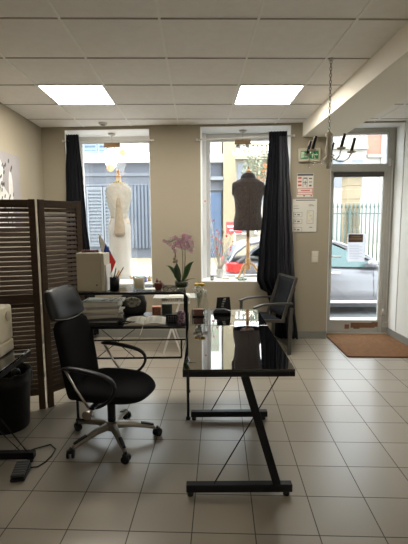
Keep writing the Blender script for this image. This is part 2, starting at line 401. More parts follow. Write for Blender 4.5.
cur = mat('black_curtain', (.006,.0065,.009), .8, var=.3, vscale=3, spec=.2, bump=.15, bscale=300)
curtain('curtain', [(2.62,.90,1.115,5.14,.02),(2.52,.90,1.115,5.13,.02),(2.2,.88,1.14,5.12,.03),(1.7,.83,1.17,5.10,.035),(1.1,.78,1.21,5.09,.04),(.80,.755,1.23,5.08,.045),(.69,.80,1.24,5.08,.045),(.62,.90,1.235,5.10,.04),(.45,.93,1.25,5.12,.03),(.02,1.0,1.30,5.13,.03)], 6, cur, 'long black curtain gathered at the right side of the jacket window', seed=2, sheer_part=True)
curtain('curtain', [(2.63,-1.63,-1.47,5.345,.018),(2.5,-1.63,-1.46,5.335,.02),(2.1,-1.65,-1.43,5.33,.025),(1.6,-1.67,-1.41,5.33,.03),(1.1,-1.68,-1.37,5.32,.035),(.05,-1.68,-1.30,5.32,.035)], 5, cur, 'black curtain at the left side of the white dress window', seed=5)

# ---------------------------------------------------------------- mannequins
def ell(cx, cy, z, rx, ry, n=32, p=0, k=0, sq=1):
    r = []
    for i in range(n):
        a = 2*PI*i/n; w = 1+p*sin(k*a+z*5)
        ca, sa = cos(a), sin(a)
        r.append((cx+rx*w*math.copysign(abs(ca)**sq, ca), cy+ry*w*math.copysign(abs(sa)**sq, sa), z))
    return r
def interp(keys, n):
    out = []
    for i in range(len(keys)-1):
        for k in range(n):
            f = k/n; g = f*f*(3-2*f)*.5+f*.5
            out.append([a*(1-(f if j == 0 else g))+c*(f if j == 0 else g) for j, (a, c) in enumerate(zip(keys[i], keys[i+1]))])
    out.append(list(keys[-1])); return out
def tripod(t, top, zc, r, ang=.3):
    MB().tube([(0,0,.14),(0,0,top)], .024, 12).build('pole', wood, t)
    MB().lathe([(.03,.12),(.036,.15),(.034,.26),(.022,.29)], n=16).build('collar', wood, t)
    for k in range(3):
        a = ang+2*PI*k/3
        pts = [(cos(a)*x, sin(a)*x, z) for x, z in ((.02,.21),(r*.35,.20),(r*.62,.13),(r*.8,.06),(r,.014))]
        MB().tube(pts, [.016,.018,.016,.015,.013], 8).build('leg', wood, t)
sillL, sillR = .726, .756
mx, my = -1.04, 5.60
t = thing('dress_mannequin', (mx, my, sillL), 'wooden dressmaker mannequin standing on the sill under the white dress', 'mannequin', group='mannequins in the shop windows')
tripod(t, .2, .2, .16, .5)
torso = MB().loft([ell(0, 0, z, rx, ry) for z, rx, ry in interp([(.22,.03,.03),(.5,.10,.08),(.78,.145,.105),(.92,.105,.085),(1.08,.13,.10),(1.22,.14,.10),(1.30,.09,.06),(1.335,.042,.042),(1.40,.036,.036)], 4)])
torso.build('torso', mat('mannequin_linen', (.70,.60,.48), .8), t)
MB().lathe([(.040,1.402),(.042,1.41),(.03,1.43),(.012,1.44),(.02,1.46),(.024,1.475),(.012,1.50),(.004,1.51)], n=16).build('neck_cap', wood, t)
# necklace of flowers
b = MB()
for k in range(14):
    a = 2*PI*k/14; b.ball((.072*cos(a), .06*sin(a), 1.322+.012*sin(3*a)-.01*sin(a)), .013, 8)
tag(b.build('necklace', mat('necklace_beads', (.75,.62,.10), .5, col2=(.15,.05,.03), vscale=60)), 'yellow and dark bead necklace around the neck of the white dress mannequin', 'necklace').location = (mx, my, sillL)
lace = translucent(mat('white_lace', (.90,.89,.86), .85, var=.05, vscale=60, bump=.6, bscale=90, sheen=.2), .45)
dk = interp([(.075,.146,.105),(.30,.140,.10),(.55,.146,.11),(.74,.150,.115),(.90,.104,.09),(1.05,.118,.105),(1.18,.140,.105),(1.26,.125,.08),(1.30,.085,.065)], 5)
d = MB().loft([ell(0, 0, z, rx, ry, 48, .018 if z < .8 else .006, 9) for z, rx, ry in dk], cap=False)
od = tag(d.build('dress', lace, solid=.004), 'long white lace dress on the mannequin in the left window', 'dress'); od.location = (mx, my, sillL)
# fur stole (mesh shawl with rough surface)
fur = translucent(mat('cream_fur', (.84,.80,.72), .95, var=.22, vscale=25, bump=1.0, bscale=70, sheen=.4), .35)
random.seed(11)
def furring(z, rx, ry, n=48):
    return [(rx*(1+.045*random.uniform(-1,1)*1.3)*cos(2*PI*i/n), ry*(1+.06*random.uniform(-1,1))*sin(2*PI*i/n), z+.006*random.uniform(-1,1)) for i in range(n)]
fk = interp([(.86,.112,.104),(.93,.114,.106),(1.00,.130,.118),(1.10,.155,.128),(1.20,.165,.128),(1.27,.152,.110),(1.31,.110,.088),(1.32,.06,.06)], 5)
st = tag(MB().loft([furring(*x) for x in fk], cap=False).build('fur_stole', fur, solid=.008), 'fluffy cream fur stole wrapped over the top of the white dress', 'stole'); st.location = (mx, my, sillL)
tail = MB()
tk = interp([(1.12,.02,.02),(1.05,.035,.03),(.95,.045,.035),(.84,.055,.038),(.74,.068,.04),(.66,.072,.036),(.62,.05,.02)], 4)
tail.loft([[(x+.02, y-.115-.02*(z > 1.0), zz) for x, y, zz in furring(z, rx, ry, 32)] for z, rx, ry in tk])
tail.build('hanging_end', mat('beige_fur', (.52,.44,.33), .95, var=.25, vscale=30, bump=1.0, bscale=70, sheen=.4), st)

jx, jy = .70, 5.53
t = thing('jacket_mannequin', (jx, jy, sillR), 'wooden dressmaker mannequin on a pole stand wearing the speckled jacket', 'mannequin', group='mannequins in the shop windows')
tripod(t, .72, .2, .20, -.35)
MB().loft([ell(0, 0, z, rx, ry) for z, rx, ry in interp([(.66,.08,.07),(.72,.145,.10),(.9,.12,.09),(1.1,.15,.11),(1.24,.16,.10),(1.31,.10,.06),(1.36,.048,.048),(1.42,.042,.042)], 4)]).build('torso', mat('mannequin_dark_linen', (.25,.2,.16), .8), t)
MB().lathe([(.044,1.425),(.046,1.435),(.03,1.45),(.01,1.46),(.014,1.475),(.016,1.49),(.006,1.50)], n=16).build('neck_cap', wood, t)
tweed = mat('speckled_tweed', (.007,.005,.0045), .9, bump=.8, bscale=200, vscale=110, col2=(.075,.054,.043), sheen=.1)
jk = interp([(.655,.198,.135),(.75,.195,.135),(.90,.170,.122),(1.03,.178,.128),(1.15,.200,.135),(1.235,.212,.120),(1.285,.205,.105),(1.315,.15,.085),(1.345,.092,.07)], 5)
jb = MB().loft([ell(0, 0, z, rx, ry, 48, .012 if z < .9 else .004, 7, .9) for z, rx, ry in jk], cap=False)
jo = tag(jb.build('jacket', tweed, solid=.006), 'sleeveless brown speckled tweed jacket on the mannequin in the right window', 'jacket'); jo.location = (jx, jy, sillR)
MB().loft([ell(0, .01, z, rx, ry, 32) for z, rx, ry in ((1.335,.108,.082),(1.37,.098,.08),(1.405,.075,.068),(1.41,.066,.06),(1.37,.07,.06),(1.345,.07,.06))], cap=False).build('collar', mat('collar_dark', (.02,.015,.015), .8, var=.3, vscale=60), jo)
for s in (-1, 1):
    MB().loft([[(s*(.196+.018*cos(q))+x*0, .055*sin(p)*r2-.0, 1.20+.078*cos(p)*r2) for p in [2*PI*k/20 for k in range(20)]] for q, r2 in ((0,.9),(1.2,1.05),(2.4,.95))], cap=False).build('armhole_edge', tweed, jo, solid=.004)
MB().box(-.003, .003, -.14, -.134, .66, 1.2).build('seam', mat('seam_dark', (.02,.014,.012), .9), jo)

# twig arrangement with red blossoms in the right window, small things on both sills
t = thing('blossom_branches', W(.30, .33, sillR), 'bare twigs with small red blossoms standing in the left part of the jacket window', 'branches', WA)
twig = mat('pale_twig', (.62,.58,.50), .8, var=.2); bl = mat('red_blossom', (.75,.10,.12), .6, var=.2)
MB().lathe([(.035,0),(.05,.01),(.05,.12),(.045,.13)], n=16).build('pot', mat('pale_pot', (.55,.55,.52), .4), t)
random.seed(5); tips = []
b = MB()
for k in range(34):
    x = random.uniform(-.16, .16); h = random.uniform(.3, .62); y = random.uniform(-.05, .05)
    if k < 5: x = -.05-.03*k+.01; h = .45+.13*k
    p0 = Vector((0,0,.05)); p1 = Vector((x*.5, y*.5, h*.5+.03)); p2 = Vector((x, y, h)); p3 = p2+Vector((random.uniform(-.04,.04), 0, .08))
    b.tube([p0, p1, p2, p3], [.004,.003,.0022,.001], 5)
    for j in range(3):
        f = random.uniform(.35, .95); q = p1.lerp(p2, f); e = q+Vector((random.uniform(-.06,.06), random.uniform(-.02,.02), random.uniform(.03,.08)))
        b.tube([q, e], [.002,.001], 4); tips.append(e)
    tips += [p2, p3]
b.build('twigs', twig, t)
random.shuffle(tips)
b = MB()
for q in tips[:26]:
    for j in range(4):
        a = j*PI/2+.4; b.ball(q+Vector((.007*cos(a), -.003, .007*sin(a))), .007, 6)
b.build('blossoms', bl, t)
t = thing('sill_card_stand', W(.20, .10, sillR), 'tiny black box with a white card at the left end of the jacket window sill', 'box', WA)
MB().box(-.02, .02, -.015, .015, 0, .055).build('block', blackp, t, bevel=.002)
MB().box(-.008, .008, -.017, -.0155, .01, .045).build('label_strip', paper, t)
for (u, off, w, h, m, lab) in ((.38,.20,.09,.03,paper,'low white folded card on the jacket window sill beside the black box'),(.57,.26,.12,.035,mat('grey_card', (.5,.52,.5), .6),'low grey box on the jacket window sill left of the stand legs')):
    o = MB().box(-w/2, w/2, -.04, .04, 0, h).box(-w/2+.01, w/2-.01, -.042, -.04, .008, h-.01).build('display_box', m, bevel=.002); o.location = W(u, off, sillR); o.rotation_euler = (0,0,WA); tag(o, lab, 'box')
o = MB()
for k in range(9):
    a = 2*PI*k/9; o.ball((.05*cos(a), .03*sin(a), .016), .015, 8)
o.tube([(.05*cos(2*PI*k/24), .03*sin(2*PI*k/24), .012) for k in range(25)], .008, 6)
o = tag(o.build('green_garland', mat('garland_green', (.10,.32,.18), .6, col2=(.5,.5,.45), vscale=50)), 'small green and white garland on the sill at the foot of the jacket stand', 'garland'); o.location = W(.60, .08, sillR)
for (u, off, c, lab) in ((-.70,.12,(.12,.12,.35),'small dark blue ornament on the dress window sill beside the candle glass'),(-.66,.20,(.45,.3,.12),'small brown ornament at the right end of the dress window sill'),(-1.13,.05,(.5,.12,.12),'small red ornament on the dress window sill between the mannequin legs')):
    o = MB().lathe([(.02,0),(.03,.01),(.018,.03),(.026,.045),(.012,.06)], n=14).ball((0,0,.066), .012, 10).build('sill_ornament', mat('orn%d' % int(c[2]*100), c, .4)); o.location = W(u, off, sillL); tag(o, lab, 'ornament', 'ornaments on the dress window sill')

# ---------------------------------------------------------------- folding screen
t = thing('folding_screen', (-1.45, 3.2, 0), 'tall dark brown louvred wooden folding screen standing at the left', 'folding screen')
def spanel(p, q):
    p = Vector((p[0]+1.45, p[1]-3.2, 0)); q = Vector((q[0]+1.45, q[1]-3.2, 0)); w = (q-p).length; a = math.atan2(q.y-p.y, q.x-p.x)
    R = Matrix.Rotation(a, 3, 'Z')
    def B(b, *x): b.box(*x, R=R, o=p)
    f = MB(); e = .004; sw = .048
    B(f, e, e+sw, -.012, .012, 0, 1.70); B(f, w-e-sw, w-e, -.012, .012, 0, 1.70)
    for z0, z1 in ((1.635,1.695),(.885,.955),(.12,.18)): B(f, e+sw, w-e-sw, -.011, .011, z0, z1)
    fr = f.build('panel_frame', screenw, t, bevel=.002)
    s = MB(); tilt = Matrix.Rotation(math.radians(46), 3, 'X')
    for z0, z1 in ((.18,.885),(.955,1.635)):
        n = round((z1-z0)/.0375)
        for k in range(n):
            z = z0+(k+.5)*(z1-z0)/n
            bx = MB().box(e+sw, w-e-sw, -.0168, .0168, -.0035, .0035, R=tilt)
            s.add([R @ (v+Vector((0,0,z)))+p for v in bx.v], bx.f)
    s.build('slats', screenw, fr)
P0, P1, P2, P3 = (-1.955,3.42), (-1.665,3.13), (-1.248,3.235), (-.985,3.545)
spanel(P0, P1); spanel(P1, P2); spanel((-1.236,3.24), P3)
for z in (.3, .85, 1.4): MB().tube([(-1.242+1.45,3.224-3.2,z-.03),(-1.242+1.45,3.224-3.2,z+.03)], .005).build('hinge', chrome, t)

# ---------------------------------------------------------------- black glass Z desk
topm = mat('black_glass_top', (.002,.002,.002), .02, spec=.6, coat=.8)
topm.node_tree.nodes['Principled BSDF'].inputs['Coat Roughness'].default_value = .02
def zdesk(name, loc, rz, w, seam, length, lab, frames, top=.735, mir=False):
    t = thing(name, loc, lab, 'desk', rz)
    MB().box(0, w, 0, seam-.002, top-.012, top).build('glass_top', topm, t, bevel=.002)
    if length > seam: MB().box(0, w, seam+.002, length, top-.012, top).build('glass_extension', topm, t, bevel=.002)
    b = MB()
    for x in (.0, w-.03): b.box(x, x+.03, .002, length-.01, top-.042, top-.0125)
    for y in (.002, seam-.05, length-.04): b.box(.03, w-.03, y, y+.03, top-.042, top-.0125)
    b.build('top_frame', black, t, bevel=.002)
    for y in frames:
        z = MB(); z.box(.012, w+.0, y-.022, y+.022, .028, .072); f = z.build('foot_bar', black, t, bevel=.004)
        for x in (.035, w-.03): MB().lathe([(.016,0),(.018,.004),(.018,.02),(.010,.028)], (x,y,0), 12).build('foot_pad', blackp, f)
        q = (lambda x: w-x) if mir else (lambda x: x)
        MB().bar((q(w-.085),y,.072), (q(w*.555),y,top-.042), .045, .042, (0,1,0)).build('slanted_leg', black, t, bevel=.003)
        MB().tube([(q(w*.28 if not mir else .05),y,.072),(q(w-.08 if not mir else w*.8),y,top-.042)], .0035, 6).build('tie_rod', black, t)
    return t
rzd = math.radians(-1)
dk = zdesk('glass_desk', (-.079, 2.085, 0), rzd, .598, .94, 1.52, 'long black glass desk with slanted metal legs and mirror like top, mid room', (.03, .915))
zdesk('sewing_table', (-1.638, 1.50, 0), 0, .598, 1.0, 1.0, 'black glass table at the left edge carrying the cream sewing machine', (.1, .965), .735, True)

# ---------------------------------------------------------------- computer desk with shelf (left wing)
t = thing('computer_desk', (-.92, 3.02, 0), 'black desk with a raised shelf in front of the white dress window, loaded with papers', 'desk')
w = .835
MB().box(0, w, 0, .52, .715, .73).build('desktop', mat('black_desktop', (.006,.006,.006), .35, spec=.25), t, bevel=.003)
MB().box(0, w+.005, 0, .36, .985, .998).build('raised_shelf', glassmat('smoked_shelf_glass', (.50,.52,.52)), t, bevel=.002)
tb = MB().tube([(0,-.012,.02),(0,-.012,.96),(.012,-.012,.982),(.03,-.012,.99),(w-.03,-.012,.99),(w-.008,-.012,.985),(w+.008,-.012,.96),(w+.012,-.012,.02)], .0105, 8)
tb.build('front_tube', black, t)
for x in (0, w+.003): MB().tube([(x,.50,.02),(x,.50,.73)], .011).build('rear_leg', black, t)
for x in (.02, w-.015): MB().tube([(x,.345,.73),(x,.345,.985)], .010).build('shelf_post', black, t)
MB().tube([(0,.50,.63),(w,.50,.63)], .008).build('upper_stretcher', black, t)
MB().tube([(0,.0,.49),(w-.035,.0,.49)], .008).tube([(w-.035,.0,.49),(w-.035,.0,.63)], .006).tube([(0,0,.63),(w,0,.63)], .006).build('lower_stretcher', black, t)
MB().tube([(.15,0,.49),(.45,0,.715)], .003, 6).tube([(.45,0,.49),(.2,0,.715)], .003, 6).build('brace_wires', black, t)
for x, y in ((0,-.012),(w+.012,-.012),(0,.50),(w+.003,.50)): MB().lathe([(.018,0),(.018,.018),(.012,.022)], (x,y,0), 12).build('foot', blackp, t)

# --- things on that desk. desktop z .73, shelf z .998
DT, SH = .730, .998
def place(o, loc, rz=0): o.location = loc; o.rotation_euler = (0,0,rz); return o
t = thing('upright_box', (-.785, 3.15, SH+.001), 'big beige upright box with a small dark mark on the shelf, flag behind it', 'box', math.radians(-5))
MB().box(-.108, .078, -.10, .02, 0, .292).build('case', mat('beige_case', (.50,.44,.32), .5, var=.04), t, bevel=.006)
MB().box(.0785, .102, -.095, .05, .004, .288).build('side_cover', mat('beige_case_light', (.58,.53,.42), .5), t, bevel=.003)
MB().box(.1025, .112, -.075, .05, 0, .20).build('white_side', white, t, bevel=.003)
m_ = MB().lathe([(.007,0),(.007,.002)], n=12).build('mark', mat('mark_dark', (.16,.10,.05), .5), t); m_.rotation_euler = (PI/2,0,0); m_.location = (.045,-.1005,.05)
# flag
t = thing('desk_flag', (-.725, 3.30, SH+.001), 'small white, blue and red striped flag on a stick behind the beige box', 'flag')
MB().lathe([(.03,0),(.03,.01),(.008,.018),(.006,.05)], n=16).build('base', blackp, t)
MB().tube([(0,0,.01),(-.058,0,.425)], .0035, 6).build('stick', mat('flag_stick', (.6,.55,.4), .5), t)
def fpt(s, q):      # s across the stripes from the stick top, q along the hanging fly
    return (-.056+(1+15*s**.9-(1+6.5*s)*q)*.0081, -.006-.010*sin(s*9)*(.4+.6*q), .422-(27*s+q*(7+12*s))*.0081)
for i, (nm, c) in enumerate((('white_band', (.85,.85,.85)), ('blue_band', (.03,.07,.38)), ('red_band', (.70,.03,.03)))):
    rings = []
    for a in range(5):
        s = (i+a/4)/3; rings.append([fpt(s, q/8) for q in range(9)])
    MB().loft(rings, cap=False, close=False).build(nm, mat('flag_'+nm, c, .7), t, solid=.001)
b = MB()
for k in range(9): b.ball((-.02+.014*k, -.03+.003*(k % 2), .02), .011, 8)
o = b.build('bead_string', mat('dark_red_beads', (.10,.02,.02), .4)); tag(o, 'string of dark red beads lying on top of the beige box', 'beads'); place(o, (-.84, 3.13, SH+.2835))
# pen holder + pens
t = thing('pen_holder', (-.625, 3.09, SH+.001), 'black pen cup on the shelf right of the beige box', 'pen holder')
MB().lathe([(.002,.004),(.030,.004),(.032,.0),(.036,.0),(.036,.105),(.031,.105),(.029,.01),(.002,.01)], n=20, cap=False).build('cup', blackp, t)
for dx, dy, tx, ty, h, c, lab in ((.005,0,.06,.01,.17,(.01,.01,.01),'black pen leaning to the right in the pen cup'),(-.01,.005,.02,.01,.165,(.02,.02,.03),'dark pen standing almost upright in the pen cup'),(.0,-.008,.035,0,.15,(.55,.25,.10),'orange pencil in the pen cup'),(-.008,-.008,-.02,.01,.14,(.6,.6,.6),'pale pen leaning left in the pen cup')):
    o = MB().tube([(dx*.5,dy*.5,.012),(dx+tx*.3,dy+ty*.3,.10),(dx+tx,dy+ty,h)], .0042, 8).tube([(dx+tx,dy+ty,h),(dx+tx*1.08,dy+ty,h+.012)], [.004,.001], 8).build('pen', mat('pen%d' % int(h*1000), c, .35)); tag(o, lab, 'pen', 'pens in the cup'); place(o, (-.625, 3.09, SH+.001))
# candle in glass
t = thing('candle_glass', (-.445, 3.13, SH+.001), 'pale candle in a clear glass tumbler on the raised shelf', 'candle')
MB().lathe([(.002,.006),(.038,.006),(.041,.0),(.046,.0),(.046,.145),(.043,.145),(.0425,.012),(.002,.012)], n=28, cap=False).build('glass', glassv, t)
MB().lathe([(.041,.013),(.0415,.09),(.004,.088)], n=28).build('wax', translucent(mat('candle_wax', (.86,.76,.62), .6), .5), t)
MB().tube([(0,0,.088),(.001,0,.10)], .0015, 5).build('wick', blackp, t)
# white sheet of paper under glass
o = MB().box(-.06, .06, -.045, .045, 0, .002).build('note_card', paper); tag(o, 'white card lying on the raised shelf right of the candle glass', 'card'); place(o, (-.36, 3.17, SH+.001), .1)
# terracotta figurine pot
t = thing('terracotta_ornament', (-.293, 3.11, SH+.001), 'small red brown pot ornament on the raised shelf left of the orchid', 'ornament')
tc_ = mat('terracotta', (.20,.055,.035), .5, var=.15)
MB().lathe([(.020,0),(.028,.012),(.032,.03),(.030,.044),(.034,.048),(.034,.055),(.004,.055)], n=20).build('pot', tc_, t)
MB().ball((-.01,0,.068), .012, 10).ball((.013,0,.064), .010, 10).tube([(-.01,0,.07),(-.012,0,.092)], .004).build('figures', tc_, t)
for s in (-1, 1): MB().tube([(s*.032,0,.045),(s*.044,0,.036),(s*.034,0,.02)], .004).build('handle', tc_, t)
# orchid
ox, oy = -.118, 3.15
t = thing('potted_orchid', (ox, oy, SH+.001), 'orchid with pink blossoms in a round glass vase on the desk shelf', 'plant')
MB().lathe([(.002,.004),(.028,.004),(.035,.0),(.050,.02),(.056,.045),(.050,.07),(.047,.072),(.052,.045),(.046,.022),(.002,.01)], n=24, cap=False).build('glass_vase', glassv, t)
MB().lathe([(.030,.012),(.045,.022),(.050,.045),(.046,.056),(.004,.06)], n=20).build('moss', mat('moss', (.10,.11,.05), .9, var=.4, vscale=50, bump=.8, bscale=90), t)
leafm = mat('orchid_leaf', (.05,.12,.03), .4, var=.2)
def leaf(pts, w):
    rings = []
    n = len(pts)
    for i, p in enumerate(pts):
        f = i/(n-1); ww = w*sin(PI*min(.97, .12+f*.85))
        p = Vector(p); rings.append([p+Vector((-ww*.5, -.3*ww, .0)), p+Vector((0,0,-.15*ww)), p+Vector((ww*.5, .3*ww, 0))])
    return MB().loft(rings, cap=False, close=False)
leaf([(.01,0,.06),(.03,0,.10),(.045,-.005,.15),(.055,-.01,.18),(.075,-.015,.205),(.095,-.02,.215)], .045).build('leaf', leafm, t, solid=.003)
leaf([(-.01,0,.06),(-.04,0,.10),(-.06,-.005,.14),(-.08,-.01,.17),(-.10,-.015,.185),(-.118,-.02,.182)], .028).build('leaf', leafm, t, solid=.003)
leaf([(0,.01,.06),(.04,.015,.07),(.08,.02,.078),(.11,.02,.075)], .02).build('leaf', leafm, t, solid=.003)
leaf([(-.015,-.01,.06),(-.028,-.012,.10),(-.036,-.015,.16),(-.034,-.02,.20)], .055).build('leaf', mat('orchid_leaf_dark', (.04,.075,.035), .5), t, solid=.003)
stemm = mat('orchid_stem', (.10,.09,.04), .5)
stems = [[(.005,0,.06),(.012,0,.2),(.008,0,.3),(-.01,-.01,.37),(-.05,-.02,.385),(-.10,-.03,.355)], [(.015,0,.06),(.03,0,.22),(.03,0,.30),(.02,-.015,.38),(.055,-.02,.36),(.075,-.03,.30)], [(-.02,0,.06),(-.03,0,.17),(-.045,0,.26),(-.05,-.01,.31)]]
for s in stems: MB().tube(s, .0032, 6).build('stem', stemm, t)
random.seed(21)
pinkm = mat('orchid_petal', (.68,.36,.52), .6, var=.3, vscale=40); pk2 = mat('orchid_petal_pale', (.84,.66,.74), .6, var=.2, vscale=40)
spots = []
for k in range(30):
    a = random.uniform(0, 2*PI); r = math.sqrt(random.random())
    spots.append((.015+.075*r*cos(a), random.uniform(-.05,.02), .365+.055*r*sin(a)))
spots += [(-.10,-.03,.365),(-.085,-.02,.345),(-.125,-.03,.375),(-.07,-.02,.39),(-.06,0,.32),(.08,-.02,.29),(.07,-.03,.31),(-.045,0,.29),(.05,-.02,.33),(.09,-.01,.33)]
for i, c in enumerate(spots):
    b = MB(); r0 = random.uniform(0, 2*PI); tx = random.uniform(-.5,.5); ty = random.uniform(-.5,.5)
    R = Matrix.Rotation(tx, 3, 'X') @ Matrix.Rotation(ty, 3, 'Z')
    for k in range(5):
        a = r0+2*PI*k/5
        pts = [Vector((.003*cos(a+1.2), -.002, .003*sin(a+1.2))), Vector((.012*cos(a+.5), -.004, .012*sin(a+.5))), Vector((.021*cos(a), 0, .021*sin(a))), Vector((.012*cos(a-.5), -.004, .012*sin(a-.5)))]
        b.add([R @ p+Vector(c) for p in pts], [(0,1,2,3)])
    fl_ = b.build('blossom', pinkm if i % 3 else pk2, t, solid=.001)
MB().ball((-.05,-.005,.235), .014, 10).ball((-.038,-.008,.222), .012, 10).ball((-.055,-.01,.215), .012, 8).build('buds', mat('orchid_bud', (.32,.25,.16), .6, var=.3, vscale=60), t)
# dark glasses near orchid
t = thing('eyeglasses', (-.205, 3.06, SH+.002), 'pair of dark eyeglasses lying on the shelf in front of the orchid vase', 'glasses', .2)
for s in (-1, 1):
    MB().tube([(s*.03+.022*cos(a), 0, .018+.014*sin(a)) for a in [2*PI*k/14 for k in range(15)]], .003, 6).build('rim', blackp, t)
    MB().tube([(s*.053,0,.024),(s*.05,.05,.02),(s*.03,.09,.004)], .0025, 6).build('temple', blackp, t)
MB().tube([(-.01,0,.022),(.01,0,.022)], .0025, 6).build('bridge', blackp, t)

# piled papers between desktop and shelf
random.seed(9)
zz = DT+.001
cols = [mat('mag_white', (.66,.63,.55), .6, var=.1), mat('mag_grey', (.40,.38,.34), .6, var=.2), mat('mag_dark', (.04,.04,.045), .5), mat('mag_cream', (.58,.52,.40), .6)]
specs = [(2,.012,.30,.22,-.10),(2,.016,.28,.21,.06),(1,.010,.31,.23,-.04),(2,.016,.30,.22,.12),(3,.012,.30,.20,.20),(0,.016,.28,.21,.02),(1,.014,.30,.22,.22),(3,.010,.29,.22,-.12),(0,.016,.30,.21,.10),(1,.018,.28,.20,-.02),(0,.010,.29,.21,.14),(0,.022,.25,.20,.04),(1,.010,.23,.17,-.06)]
labs = {0:'white magazine', 1:'grey magazine', 2:'black folder', 3:'cream envelope'}
for i, (ci, th, ww, dd, rot) in enumerate(specs):
    if zz+th > SH-.02: break
    b = MB().box(-ww/2, ww/2, -dd/2, dd/2, 0, .0012).box(-ww/2, ww/2, -dd/2, dd/2, th-.0012, th).box(-ww/2+.002, ww/2-.002, -dd/2+.002, dd/2-.002, .0012, th-.0012)
    o = b.build(labs[ci].split()[1], cols[ci])
    pos = ['bottom of', 'second from the bottom in', 'third from the bottom in', 'fourth from the bottom in', 'fifth from the bottom in', 'sixth from the bottom in', 'just above the middle of', 'in the upper half of', 'fifth from the top in', 'fourth from the top in', 'third from the top in', 'second from the top in', 'topmost in'][i]
    tag(o, '%s %s the paper pile under the beige box' % (labs[ci], pos), 'folder' if ci == 2 else 'envelope' if ci == 3 else 'magazine', 'papers piled on the computer desk')
    place(o, (-.745+random.uniform(-.015,.02), 3.165+random.uniform(-.01,.02), zz), rot); zz += th+.0006
PT = zz
# printed photo on the pile
t = thing('newspaper', (-.70, 3.135, PT), 'black and white printed sheet lying on top of the paper pile', 'newspaper', .08)
MB().box(-.14, .14, -.085, .085, 0, .002).build('sheet', paper, t)
b = MB(); random.seed(4)
for k in range(40):
    x = random.uniform(-.03,.12); y = random.uniform(-.07,.07); s = random.uniform(.004,.018)
    b.box(x-s*.8, x+s*.8, y-s*.35, y+s*.35, .002, .0026)
b.build('print', dark, t)
# dark handbag with patterned front
t = thing('black_bag', (-.545, 3.455, DT+.001), 'small round black bag with a pale patterned panel under the shelf', 'bag')
MB().loft([ell(0, 0, z, rx, ry, 28, 0, 0, .8) for z, rx, ry in interp([(0,.085,.045),(.03,.11,.06),(.10,.115,.06),(.16,.10,.045),(.19,.07,.03)], 4)]).build('body', mat('bag_black', (.006,.006,.006), .6), t)
MB().loft([[(.0+.075*r*cos(a), -.062-.008*(1-r), .12+.045*r*sin(a)) for a in [2*PI*k/24 for k in range(24)]] for r in (1, .7, .35, .05)]).build('patterned_panel', mat('bag_panel', (.42,.40,.33), .7, col2=(.12,.12,.10), vscale=30), t)
MB().tube([(-.06,0,.17),(-.04,-.01,.205),(.0,-.012,.215),(.04,-.01,.205),(.06,0,.17)], .006).build('strap', blackp, t)
# dark round tray / cables left of the book
o = MB().tube([(.0,0,.01),(.05,.02,.012),(.10,0,.03),(.13,.05,.015),(.09,.09,.01),(.03,.07,.02),(0,.03,.012)], .0055, 6).build('charger_cable', blackp); tag(o, 'loose black cable lying on the desktop beside the black bag', 'cable'); place(o, (-.60, 3.06, DT+.001))
# open book
t = thing('open_notebook', (-.405, 3.125, DT+.001), 'open notebook with cream pages lying on the black desktop', 'notebook', math.radians(3))
cov = mat('book_cover', (.35,.33,.30), .6)
MB().box(-.158, .158, -.075, .185, 0, .003).build('cover', cov, t)
for s in (-1, 1):
    rings = []
    for k in range(9):
        f = k/8; x = s*(.002+.155*f); z = .004+.016*sin(PI*min(1, .08+f*.95))*(1-.35*f)
        rings.append([(x, -.07, .0035), (x, .18, .0035), (x, .18, z+.003), (x, -.07, z+.003)])
    MB().loft(rings, smooth=False).build('page_block', mat('book_pages', (.66,.60,.50), .8, var=.05, vscale=60), t)
b = MB()
for k in range(10): b.box(.03, .13, .15-.02*k, .153-.02*k, .0198-.0, .0205)
for k in range(7): b.box(-.13, -.04, .14-.024*k, .143-.024*k, .0198, .0205)
b.build('written_lines', mat('ink', (.35,.32,.30), .8), t)
MB().tube([(.0,-.05,.016),(-.01,-.085,.008),(-.012,-.11,-.002),(-.02,-.13,-.03),(-.03,-.135,-.055)], .0028, 6).build('ribbon', mat('ribbon_white', (.75,.72,.66), .6), t)
# box and frames
t = thing('cube_box', (-.345, 3.44, DT+.001), 'orange brown patterned cube box under the shelf behind the notebook', 'box', .05)
MB().box(-.036, .036, -.035, .035, 0, .065).build('body', mat('rusty_box', (.33,.12,.06), .6, col2=(.20,.07,.04), vscale=60), t, bevel=.004)
MB().box(-.038, .038, -.037, .037, .0655, .075).build('lid', mat('rusty_lid', (.38,.16,.09), .6), t, bevel=.003)
t = thing('picture_frame', (-.258, 3.47, DT+.001), 'small dark green picture frame standing under the shelf', 'picture frame', -.1)
MB().box(-.045, .045, -.006, .006, 0, .085).build('frame', mat('green_frame', (.02,.07,.05), .4), t, bevel=.002)
MB().box(-.033, .033, -.008, -.0062, .012, .073).build('picture', mat('frame_picture', (.03,.035,.03), .4, var=.4, vscale=40), t)
MB().bar((0,.007,.06),(0,.04,.002),.02,.003).build('easel_back', blackp, t)
t = thing('card_holder', (-.185, 3.16, DT+.001), 'black card holder with faint pale print standing at the right of the notebook', 'card holder', -.03)
MB().box(-.058, .058, -.006, .006, .004, .062).box(-.06, .06, -.03, .02, 0, .006).build('holder', blackp, t, bevel=.002)
b = MB()
for r in range(4):
    for k in range(5): b.box(-.045+.019*k, -.033+.019*k, -.0072, -.006, .010+.012*r, .015+.012*r)
b.build('print', mat('faint_print', (.16,.16,.16), .6), t)
o = MB().loft([ell(0, 0, z, rx, .02, 20, .06, 5) for z, rx in ((0,.034),(.03,.036),(.06,.030),(.09,.032),(.105,.024),(.115,.012))]).build('patterned_pouch', mat('pouch', (.40,.27,.34), .8, col2=(.10,.07,.09), vscale=60)); tag(o, 'purple and pink patterned fabric pouch at the right end of the desktop', 'pouch'); place(o, (-.122, 3.07, DT+.001))

